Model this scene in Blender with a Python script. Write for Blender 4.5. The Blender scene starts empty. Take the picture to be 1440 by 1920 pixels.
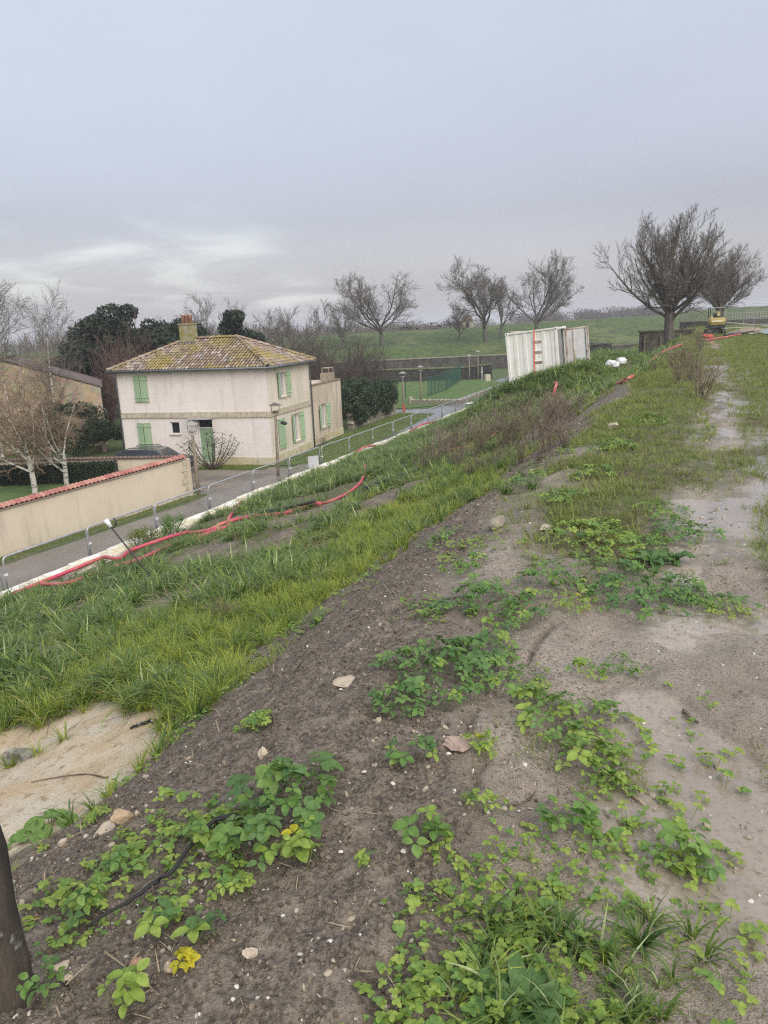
import bpy, bmesh, random
from mathutils import Vector, Matrix, Euler
import math
import numpy as np
# ---- shared frame: camera over the rampart path; s = metres right of the path axis, t = metres along it
F_PX, PITCH, ROLL, CAM_Z = 1400.0, math.radians(14.0), math.radians(2.5), 7.2
TH = math.radians(23.5)
CT, ST = math.cos(TH), math.sin(TH)
def w2st(x, y): return x*CT - y*ST, x*ST + y*CT
def st2w(s, t): return s*CT + t*ST, -s*ST + t*CT
def _hash(ix, iy, seed):
    h = (ix.astype(np.int64)*374761393 + iy.astype(np.int64)*668265263 + seed*1442695041) & 0xFFFFFFFF
    h = ((h ^ (h >> 13))*1274126177) & 0xFFFFFFFF
    return ((h ^ (h >> 16)) & 0xFFFFFF)/float(0xFFFFFF)
def vnoise(x, y, seed=0):
    ix, iy = np.floor(x), np.floor(y)
    fx, fy = x-ix, y-iy
    fx, fy = fx*fx*fx*(fx*(fx*6-15)+10), fy*fy*fy*(fy*(fy*6-15)+10)
    a, b = _hash(ix, iy, seed), _hash(ix+1, iy, seed)
    c, d = _hash(ix, iy+1, seed), _hash(ix+1, iy+1, seed)
    return (a+(b-a)*fx)*(1-fy) + (c+(d-c)*fx)*fy
def fbm(x, y, sc, octv=4, seed=0, gain=.5):
    x, y = np.asarray(x, float), np.asarray(y, float)
    v, a, n = 0., 1., 0.
    for k in range(octv):
        v = v + a*(vnoise(x*sc+17.3*k, y*sc-9.1*k, seed+k)*2-1); n += a
        a *= gain; sc *= 2.03
    return v/n
def sstep(a, b, x):
    q = np.clip((np.asarray(x, float)-a)/(b-a), 0, 1)
    return q*q*(3-2*q)
PROF_S = [-30, -18.2, -17.6, -17.2, -12, -8.6, -6.5, -5.2, -4.3, -3.6, -2.9, -2.2, -1.75, -1.2, -.6, .1, .7, 1.6, 4, 9, 13, 22, 40, 90]
PROF_Z = [0, 0, .02, .28, 1.78, 2.82, 3.50, 3.92, 4.16, 4.36, 4.74, 5.17, 5.40, 5.55, 5.60, 5.575, 5.58, 5.62, 5.62, 5.5, 5.2, 1.2, -.4, -.4]
def base_h(s, t):
    """smooth rampart height"""
    s = np.asarray(s, float); t = np.asarray(t, float)
    w = s + (.10*np.sin(t*.9+1.)+.16*np.sin(t*.37))*sstep(-17, -8, s)*sstep(1.5, .3, s)   # crest wanders
    z = np.interp(w, PROF_S, PROF_Z)
    z = z + 1.25*sstep(-12.6, -9.9, s)*sstep(-3.0, -6.4, s)*sstep(30, 39.3, t)*sstep(62, 48, t)   # bench under the container
    on = sstep(-17.3, -14, s)
    z = z + on*sstep(-1.2, -4, s)*(.17*fbm(s, t, .35, 3, 5) + .09*fbm(s, t, 1.1, 3, 9))
    z = z + on*sstep(1.0, -.4, s)*sstep(-3.4, -1.2, s)*(.05*fbm(s, t, .8, 2, 11)+.03)
    end = sstep(150, 118, t)                                     # the rampart runs out far beyond the tree
    return z*end
# bare patches in the long grass: s, t, radius along s, radius along t
BARE = [(-9.4, 16.5, 1.2, 1.6), (-11.5, 10.5, 1.0, .8), (-5.6, 10.2, .6, .7), (-13.5, 19.0, .9, 1.4), (-7.2, 9.0, 1.0, 1.3), (-8.3, 12.4, 1.5, 1.1), (-10.5, 13.5, .9, .8), (-7.9, 6.1, .9, .8), (-6.0, 14.5, .8, 2.0), (-3.6, 19.5, .8, 3.2), (-3.2, 27, .9, 3.5), (-3.0, 33.0, 1.0, 3), (-2.6, 42.0, 1.3, 5)]
def zones(s, t):
    """light mud, sand, grassed ground, wetness: 0..1 each"""
    s = np.asarray(s, float); t = np.asarray(t, float)
    n = fbm(s, t, 1.1, 4, 21); n2 = fbm(s, t, 3.1, 3, 33); n3 = fbm(s, t, .45, 3, 41)
    lim = np.interp(t, [0, 1.2, 2.0, 3.0, 4.5, 7, 12, 25], [-.2, -.35, -.62, -.95, -1.5, -1.75, -1.5, -1.2])
    mud = sstep(-.22, .22, s-lim+.28*n+.1*n2)
    e = ((s+4.95)/1.75)**2 + ((t-3.1)/1.75)**2
    sand = sstep(1.15, .75, e+.45*n+.15*n2)
    slope = sstep(-3.1, -3.75, s+.65*n+.2*n2)                               # long grass below the mound
    bare = np.zeros_like(s*t)
    for a, b, ra, rb in BARE: bare = np.maximum(bare, sstep(1.3, .6, ((s-a)/ra)**2+((t-b)/rb)**2+.6*n))
    slope = slope*(1-bare)
    farm = sstep(5.5, 9, t+2*n3)                                        # further on the crest greens over
    crest = farm*sstep(.25, -.2, s+.5*n)*sstep(-3.6, -3.0, s)*sstep(-.35, .15, n3+.5*n+.35*farm-.75*sstep(-1.25, -2.0, s))
    right = sstep(.48, .78, s+.28*n+.2*n3)
    track = sstep(.62, .2, np.abs(s-.22+.25*n3))*sstep(-.5, .05, n3+.4*n)*sstep(90, 60, t)
    mid = sstep(4.6, 6.4, t+1.2*n3)*sstep(-1.5, -.9, s+.3*n)*(1-track*.95)*sstep(-.55, -.1, n+.55*sstep(6, 10, t))*sstep(.62, .35, s*sstep(12, 7, t)+.2*n)
    grass = np.clip(np.maximum(np.maximum(slope, crest), np.maximum(right, mid))*(1-sand), 0, 1)
    wet = sstep(-.6, -.05, s)*sstep(1.7, .7, s)*sstep(-.32, .2, fbm(s, t, .9, 3, 61)+.15*sstep(2.5, 4.5, t))
    return mud, sand, grass, wet
def micro_h(s, t):
    s = np.asarray(s, float); t = np.asarray(t, float)
    mud, sand, grass, wet = zones(s, t)
    near = sstep(40, 8, t)*sstep(-8, -4.5, s)*sstep(4.5, 2.5, s)
    clod = np.abs(fbm(s, t, 7., 4, 71, .62)); lump = fbm(s, t, 2.2, 3, 81)
    foot = np.minimum(fbm(s, t, 3.2, 3, 91), .12)
    soil = (1-mud)*(1-sand)
    rut = np.exp(-((s-.12+.10*np.sin(t*1.3))/.10)**2)+np.exp(-((s-.52+.08*np.sin(t*1.1+2))/.10)**2)
    rut = rut*sstep(-.4, .3, fbm(s, t, 1.7, 2, 99))
    z = near*(soil*(.055*clod+.045*lump+.016*fbm(s, t, 24., 2, 77)) + mud*(.060*foot+.020*np.abs(fbm(s, t, 9., 4, 95, .6))+.012*lump-.02*sstep(.25, .5, fbm(s, t, 5., 2, 97))) + sand*.02*lump)
    return z*(1-.7*wet*mud) - near*mud*(.018*wet+.028*rut)
def H(s, t): return base_h(s, t) + micro_h(s, t)

sc = bpy.context.scene
COL = sc.collection
# ------------------------------------------------------------------ camera
cam = bpy.data.cameras.new('camera')
cam.sensor_fit = 'VERTICAL'; cam.sensor_height = 24.0; cam.lens = F_PX*24.0/1920.0
cam.clip_start = .05; cam.clip_end = 5000
camo = bpy.data.objects.new('camera', cam); COL.objects.link(camo)
_f = Vector((0, math.cos(PITCH), -math.sin(PITCH))); _u0 = Vector((0, math.sin(PITCH), math.cos(PITCH))); _r0 = Vector((1, 0, 0))
_r = _r0*math.cos(ROLL) - _u0*math.sin(ROLL); _u = _u0*math.cos(ROLL) + _r0*math.sin(ROLL)
camo.matrix_world = Matrix(((_r.x, _u.x, -_f.x, 0), (_r.y, _u.y, -_f.y, 0), (_r.z, _u.z, -_f.z, CAM_Z), (0, 0, 0, 1)))
sc.camera = camo
# ------------------------------------------------------------------ overcast sky, soft sun, exposure
SUN_EL, SUN_AZ = math.radians(42), math.radians(152)      # behind the viewer's right shoulder, veiled by cloud
w = bpy.data.worlds.new('World'); sc.world = w; w.use_nodes = True
nt = w.node_tree; nt.nodes.clear()
def wn(t, **k):
    n = nt.nodes.new(t)
    for a, b in k.items(): setattr(n, a, b)
    return n
L = nt.links.new
out = wn('ShaderNodeOutputWorld'); bgs = wn('ShaderNodeBackground'); bgc = wn('ShaderNodeBackground'); add = wn('ShaderNodeAddShader')
sky = wn('ShaderNodeTexSky', sky_type='NISHITA', sun_disc=False)
sky.sun_elevation = SUN_EL; sky.sun_rotation = SUN_AZ; sky.air_density = 1.2; sky.dust_density = 4.0
bgs.inputs[1].default_value = .05
L(sky.outputs[0], bgs.inputs[0])
tc = wn('ShaderNodeTexCoord'); sep = wn('ShaderNodeSeparateXYZ'); L(tc.outputs['Generated'], sep.inputs[0])
# cloud deck: project the view direction on a flat layer so the cloud bands close up towards the horizon
zc = wn('ShaderNodeMath', operation='MAXIMUM'); zc.inputs[1].default_value = 0.0; L(sep.outputs[2], zc.inputs[0])
za = wn('ShaderNodeMath', operation='ADD'); za.inputs[1].default_value = .16; L(zc.outputs[0], za.inputs[0])
dv = wn('ShaderNodeVectorMath', operation='DIVIDE'); cz = wn('ShaderNodeCombineXYZ')
for i in range(3): L(za.outputs[0], cz.inputs[i])
L(tc.outputs['Generated'], dv.inputs[0]); L(cz.outputs[0], dv.inputs[1])
n1 = wn('ShaderNodeTexNoise'); n1.inputs['Scale'].default_value = .55; n1.inputs['Detail'].default_value = 5; n1.inputs['Roughness'].default_value = .5
n2 = wn('ShaderNodeTexNoise'); n2.inputs['Scale'].default_value = 1.5; n2.inputs['Detail'].default_value = 7; n2.inputs['Distortion'].default_value = .5
mp = wn('ShaderNodeMapping'); mp.inputs['Location'].default_value = (47.4, 14.0, 0); L(dv.outputs[0], mp.inputs[0])
L(mp.outputs[0], n1.inputs['Vector']); L(mp.outputs[0], n2.inputs['Vector'])
grad = wn('ShaderNodeValToRGB'); L(zc.outputs[0], grad.inputs[0])
cr = grad.color_ramp
cr.elements[0].position = 0.0; cr.elements[0].color = (.37, .365, .39, 1)
cr.elements[1].position = 1.0; cr.elements[1].color = (.68, .705, .765, 1)
for p, c in ((.06, (.325, .315, .35)), (.13, (.275, .256, .303)), (.22, (.335, .325, .372)), (.35, (.416, .42, .46)), (.7, (.565, .585, .64))):
    e = cr.elements.new(p); e.color = c+(1,)
r1 = wn('ShaderNodeMapRange'); r1.inputs[1].default_value = .3; r1.inputs[2].default_value = .7; r1.inputs[3].default_value = .90; r1.inputs[4].default_value = 1.08
L(n1.outputs[0], r1.inputs[0])
m1 = wn('ShaderNodeVectorMath', operation='SCALE'); L(grad.outputs[0], m1.inputs[0]); L(r1.outputs[0], m1.inputs[3])
# brighter rifts low in the cloud deck
r2 = wn('ShaderNodeMapRange', interpolation_type='SMOOTHSTEP'); r2.inputs[1].default_value = .42; r2.inputs[2].default_value = .72; L(n2.outputs[0], r2.inputs[0])
lowm = wn('ShaderNodeMapRange', interpolation_type='SMOOTHSTEP'); lowm.inputs[1].default_value = .20; lowm.inputs[2].default_value = .06; L(zc.outputs[0], lowm.inputs[0])
n3_ = wn('ShaderNodeTexNoise'); n3_.inputs['Scale'].default_value = .42; n3_.inputs['Detail'].default_value = 2; L(mp.outputs[0], n3_.inputs['Vector'])
r3 = wn('ShaderNodeMapRange', interpolation_type='SMOOTHSTEP'); r3.inputs[1].default_value = .52; r3.inputs[2].default_value = .66; L(n3_.outputs[0], r3.inputs[0])
rm0 = wn('ShaderNodeMath', operation='MULTIPLY'); L(r2.outputs[0], rm0.inputs[0]); L(lowm.outputs[0], rm0.inputs[1])
rm = wn('ShaderNodeMath', operation='MULTIPLY'); L(rm0.outputs[0], rm.inputs[0]); L(r3.outputs[0], rm.inputs[1])
mx = wn('ShaderNodeMixRGB'); L(rm.outputs[0], mx.inputs[0]); L(m1.outputs[0], mx.inputs[1]); mx.inputs[2].default_value = (.53, .54, .535, 1)
L(mx.outputs[0], bgc.inputs[0]); bgc.inputs[1].default_value = .95
L(bgs.outputs[0], add.inputs[0]); L(bgc.outputs[0], add.inputs[1]); L(add.outputs[0], out.inputs[0])
sl = bpy.data.lights.new('sun', 'SUN'); sl.energy = 1.5; sl.angle = math.radians(60); sl.color = (1, .97, .92)
so = bpy.data.objects.new('sun', sl); COL.objects.link(so)
_d = Vector((math.sin(SUN_AZ)*math.cos(SUN_EL), math.cos(SUN_AZ)*math.cos(SUN_EL), math.sin(SUN_EL)))
so.rotation_euler = _d.to_track_quat('Z', 'Y').to_euler(); so.location = _d*60
vs = sc.view_settings; vs.view_transform = 'Standard'; vs.look = 'None'; vs.exposure = .45; vs.gamma = 1.0; vs.use_curve_mapping = False
sc.cycles.use_denoising = False; sc.cycles.filter_width = 1.2; sc.cycles.max_bounces = 4; sc.cycles.diffuse_bounces = 3; sc.cycles.glossy_bounces = 2; sc.cycles.transparent_max_bounces = 12; sc.cycles.volume_bounces = 0
# ------------------------------------------------------------------ helpers
rnd = random.Random(11)
R = math.radians
def st3(s, t, dz=0):
    x, y = st2w(s, t)
    return Vector((x, y, float(base_h(s, t))+dz))
def tag(o, label=None, cat=None, group=None, kind=None):
    if cat and not kind: kind = 'thing'
    for k, v in (('label', label), ('category', cat), ('group', group), ('kind', kind)):
        if v: o[k] = v
    return o
def link(name, data, parent=None, loc=(0, 0, 0), rot=(0, 0, 0), scl=None):
    o = bpy.data.objects.new(name, data); COL.objects.link(o)
    if parent: o.parent = parent
    o.location = loc; o.rotation_euler = rot
    if scl is not None: o.scale = (scl,)*3 if isinstance(scl, (int, float)) else scl
    return o
def empty(name, loc, rz=0, rot=None):
    o = link(name, None, None, loc, rot or (0, 0, rz)); o.empty_display_size = .1
    return o
def copy_tree(o, parent=None):
    c = o.copy(); COL.objects.link(c)
    if parent: c.parent = parent
    for ch in o.children: copy_tree(ch, c)
    return c
class MB:
    def __init__(s): s.v = []; s.f = []; s.m = []
    def add(s, vs, fs, m=0):
        b = len(s.v); s.v.extend(tuple(q) for q in vs)
        for f in fs: s.f.append(tuple(i+b for i in f)); s.m.append(m)
        return s
    def box(s, lo, hi, m=0, mat=None):
        x0, y0, z0 = lo; x1, y1, z1 = hi
        vs = [Vector(q) for q in ((x0, y0, z0), (x1, y0, z0), (x1, y1, z0), (x0, y1, z0), (x0, y0, z1), (x1, y0, z1), (x1, y1, z1), (x0, y1, z1))]
        if mat is not None: vs = [mat @ q for q in vs]
        return s.add(vs, ((0, 3, 2, 1), (4, 5, 6, 7), (0, 1, 5, 4), (1, 2, 6, 5), (2, 3, 7, 6), (3, 0, 4, 7)), m)
    def quad(s, a, b, c, d, m=0): return s.add((a, b, c, d), ((0, 1, 2, 3),), m)
    def prism(s, poly, z0, z1, m=0):
        n = len(poly)
        vs = [(x, y, z0) for x, y in poly]+[(x, y, z1) for x, y in poly]
        return s.add(vs, [tuple(range(n-1, -1, -1)), tuple(range(n, 2*n))]+[(i, (i+1) % n, n+(i+1) % n, n+i) for i in range(n)], m)
    def tube(s, path, rad, n=8, m=0, caps=True):
        P = [Vector(q) for q in path]; k = len(P)
        if isinstance(rad, (int, float)): rad = [rad]*k
        vs = []; up = None
        for i in range(k):
            d = (P[min(i+1, k-1)]-P[max(i-1, 0)])
            d = d.normalized() if d.length > 1e-9 else Vector((0, 0, 1))
            if up is None:
                up = d.cross(Vector((0, 0, 1)) if abs(d.z) < .9 else Vector((1, 0, 0))).normalized()
            else:
                up = up-d*up.dot(d); up = up.normalized() if up.length > 1e-6 else d.orthogonal().normalized()
            w_ = d.cross(up)
            for j in range(n):
                a = 2*math.pi*j/n
                vs.append(P[i]+(up*math.cos(a)+w_*math.sin(a))*rad[i])
        fs = [(i*n+j, i*n+(j+1) % n, (i+1)*n+(j+1) % n, (i+1)*n+j) for i in range(k-1) for j in range(n)]
        if caps: fs += [tuple(range(n-1, -1, -1)), tuple((k-1)*n+j for j in range(n))]
        return s.add(vs, fs, m)
    def lathe(s, prof, n=16, m=0, c=(0, 0, 0)):
        k = len(prof); vs = []
        for r, z in prof:
            for j in range(n):
                a = 2*math.pi*j/n; vs.append((c[0]+r*math.cos(a), c[1]+r*math.sin(a), c[2]+z))
        fs = [(i*n+j, i*n+(j+1) % n, (i+1)*n+(j+1) % n, (i+1)*n+j) for i in range(k-1) for j in range(n)]
        fs += [tuple(range(n-1, -1, -1)), tuple((k-1)*n+j for j in range(n))]
        return s.add(vs, fs, m)
    def mesh(s, name, mats, smooth=False):
        me = bpy.data.meshes.new(name); me.from_pydata(s.v, [], s.f)
        for q in (mats if isinstance(mats, (list, tuple)) else [mats]): me.materials.append(q)
        if any(s.m): me.polygons.foreach_set('material_index', s.m)
        if smooth: me.polygons.foreach_set('use_smooth', [True]*len(s.f))
        me.update(); return me
    def build(s, name, mats, parent=None, loc=(0, 0, 0), rot=(0, 0, 0), smooth=False, bevel=0):
        o = link(name, s.mesh(name, mats, smooth), parent, loc, rot)
        if bevel:
            b = o.modifiers.new('bevel', 'BEVEL'); b.width = bevel; b.segments = 2; b.limit_method = 'ANGLE'
        return o
def np_mesh(name, v, quads, mats, smooth=False, midx=None):
    me = bpy.data.meshes.new(name); v = np.asarray(v, np.float32); q = np.asarray(quads, np.int32)
    me.vertices.add(len(v)); me.vertices.foreach_set('co', v.ravel())
    k = q.shape[1]
    me.loops.add(q.size); me.loops.foreach_set('vertex_index', q.ravel())
    me.polygons.add(len(q)); me.polygons.foreach_set('loop_start', np.arange(0, q.size, k, dtype=np.int32))
    if midx is not None: me.polygons.foreach_set('material_index', np.asarray(midx, np.int32))
    if smooth: me.polygons.foreach_set('use_smooth', np.ones(len(q), bool))
    for m_ in (mats if isinstance(mats, (list, tuple)) else [mats]): me.materials.append(m_)
    me.update(calc_edges=True); me.validate()
    return me
def vcol(me, name, arr):
    a = me.color_attributes.new(name, 'FLOAT_COLOR', 'POINT'); a.data.foreach_set('color', np.asarray(arr, np.float32).ravel())
# ------------------------------------------------------------------ materials
class Mt:
    """node-material builder"""
    def __init__(s, name):
        s.m = bpy.data.materials.new(name); s.m.use_nodes = True; s.t = s.m.node_tree
        s.b = s.t.nodes['Principled BSDF']; s.o = s.t.nodes['Material Output']; s.b.inputs['Roughness'].default_value = .8
        s.tc = s.t.nodes.new('ShaderNodeTexCoord')
    def n(s, t, **k):
        q = s.t.nodes.new(t)
        for a, b in k.items(): setattr(q, a, b)
        return q
    def l(s, a, b): s.t.links.new(a, b)
    def noise(s, sc_, det=4, rough=.55, dist=0, coord='Object', scale3=None, loc=None):
        q = s.n('ShaderNodeTexNoise'); q.inputs['Scale'].default_value = sc_; q.inputs['Detail'].default_value = det
        q.inputs['Roughness'].default_value = rough; q.inputs['Distortion'].default_value = dist
        src = s.tc.outputs[coord]
        if scale3 or loc:
            m_ = s.n('ShaderNodeMapping'); m_.inputs['Scale'].default_value = scale3 or (1, 1, 1); m_.inputs['Location'].default_value = loc or (0, 0, 0)
            s.l(src, m_.inputs[0]); src = m_.outputs[0]
        s.l(src, q.inputs['Vector']); return q.outputs[0]
    def rng(s, v, a, b, c=0., d=1., smooth=True):
        q = s.n('ShaderNodeMapRange', interpolation_type='SMOOTHSTEP' if smooth else 'LINEAR')
        for i, x in enumerate((a, b, c, d)): q.inputs[1+i].default_value = x
        s.l(v, q.inputs[0]); return q.outputs[0]
    def mix(s, f, a, b, mode='MIX'):
        q = s.n('ShaderNodeMixRGB', blend_type=mode)
        for i, x in enumerate((f, a, b)):
            if isinstance(x, (int, float)): q.inputs[i].default_value = x
            elif isinstance(x, tuple): q.inputs[i].default_value = x[:3]+(1,)
            else: s.l(x, q.inputs[i])
        return q.outputs[0]
    def math(s, op, a, b=None):
        q = s.n('ShaderNodeMath', operation=op)
        for i, x in enumerate((a, b)):
            if x is None: continue
            if isinstance(x, (int, float)): q.inputs[i].default_value = x
            else: s.l(x, q.inputs[i])
        return q.outputs[0]
    def color(s, c):
        if isinstance(c, tuple): s.b.inputs['Base Color'].default_value = c[:3]+(1,)
        else: s.l(c, s.b.inputs['Base Color'])
        return s
    def rough(s, r):
        if isinstance(r, (int, float)): s.b.inputs['Roughness'].default_value = r
        else: s.l(r, s.b.inputs['Roughness'])
        return s
    def bump(s, h, st=.3, d=.02):
        q = s.n('ShaderNodeBump'); q.inputs['Strength'].default_value = st; q.inputs['Distance'].default_value = d
        s.l(h, q.inputs['Height']); s.l(q.outputs[0], s.b.inputs['Normal']); return s
    def attr(s, name):
        q = s.n('ShaderNodeAttribute', attribute_name=name); return q
    def orand(s): return s.n('ShaderNodeObjectInfo').outputs['Random']
MATS = {}
def simple(name, c1, c2=None, sc_=4., rough=.8, bump=.25, bs=40., bd=.01, metal=0., spec=None, det=5):
    m_ = Mt(name)
    if c2 is None: c2 = tuple(x*.75 for x in c1)
    m_.color(m_.mix(m_.rng(m_.noise(sc_, det), .35, .65), c1, c2)).rough(rough)
    if bump: m_.bump(m_.noise(bs, 4), bump, bd)
    m_.b.inputs['Metallic'].default_value = metal
    if spec is not None: m_.b.inputs['Specular IOR Level'].default_value = spec
    MATS[name] = m_.m; return m_.m
def leafy(name, c1, c2, c3=None, rough=.5, trans=.35, per='obj', sc_=3.):
    """foliage: colour varies per leaf or tuft and the blades let some light through"""
    m_ = Mt(name)
    r = m_.orand() if per == 'obj' else m_.rng(m_.noise(sc_, 3), .3, .7)
    c = m_.mix(r, c1, c2)
    if c3: c = m_.mix(m_.rng(m_.noise(1.1, 3, coord='Object' if per != 'obj' else 'Object'), .5, .75), c, c3)
    c = m_.mix(.3, c, m_.mix(m_.rng(m_.noise(55 if per == 'obj' else 9, 3), .35, .65), (.35, .38, .3), (1.0, 1.0, .9)), 'OVERLAY')
    m_.color(c).rough(rough); m_.b.inputs['Specular IOR Level'].default_value = .35
    t = m_.n('ShaderNodeBsdfTranslucent'); x = m_.n('ShaderNodeMixShader'); x.inputs[0].default_value = trans
    m_.l(c, t.inputs[0]); m_.l(m_.b.outputs[0], x.inputs[1]); m_.l(t.outputs[0], x.inputs[2]); m_.l(x.outputs[0], m_.o.inputs[0])
    MATS[name] = m_.m; return m_.m
def scatter(name, pts, rot, scl, idx, variants, label, cat=None, kind='stuff', parent=None):
    """many small alike pieces over the ground: one object, pieces picked from a few modelled ones"""
    me = bpy.data.meshes.new(name); n = len(pts)
    me.vertices.add(n); me.vertices.foreach_set('co', np.asarray(pts, np.float32).ravel())
    for an, ty, ar, key in (('rot', 'FLOAT_VECTOR', rot, 'vector'), ('scl', 'FLOAT', scl, 'value'), ('idx', 'INT', idx, 'value')):
        a = me.attributes.new(an, ty, 'POINT'); a.data.foreach_set(key, np.asarray(ar, np.int32 if ty == 'INT' else np.float32).ravel())
    o = link(name, me, parent)
    g = bpy.data.node_groups.new(name, 'GeometryNodeTree')
    g.interface.new_socket('Geometry', in_out='INPUT', socket_type='NodeSocketGeometry'); g.interface.new_socket('Geometry', in_out='OUTPUT', socket_type='NodeSocketGeometry')
    gi, go = g.nodes.new('NodeGroupInput'), g.nodes.new('NodeGroupOutput')
    iop = g.nodes.new('GeometryNodeInstanceOnPoints'); join = g.nodes.new('GeometryNodeJoinGeometry')
    for v in reversed(variants):
        vo = bpy.data.objects.new(v.name, v); q = g.nodes.new('GeometryNodeObjectInfo'); q.inputs['Object'].default_value = vo; q.inputs['As Instance'].default_value = True
        g.links.new(q.outputs['Geometry'], join.inputs[0])
    iop.inputs['Pick Instance'].default_value = True
    def na(an, ty):
        q = g.nodes.new('GeometryNodeInputNamedAttribute'); q.data_type = ty; q.inputs['Name'].default_value = an
        return [s_ for s_ in q.outputs if s_.enabled and s_.name == 'Attribute'][0]
    e2r = g.nodes.new('FunctionNodeEulerToRotation'); g.links.new(na('rot', 'FLOAT_VECTOR'), e2r.inputs[0])
    cx = g.nodes.new('ShaderNodeCombineXYZ'); sa = na('scl', 'FLOAT')
    for i in range(3): g.links.new(sa, cx.inputs[i])
    g.links.new(gi.outputs[0], iop.inputs['Points']); g.links.new(join.outputs[0], iop.inputs['Instance'])
    g.links.new(na('idx', 'INT'), iop.inputs['Instance Index']); g.links.new(e2r.outputs[0], iop.inputs['Rotation']); g.links.new(cx.outputs[0], iop.inputs['Scale'])
    g.links.new(iop.outputs[0], go.inputs[0])
    md = o.modifiers.new('pieces', 'NODES'); md.node_group = g
    return tag(o, label, cat, None, kind)
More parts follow.
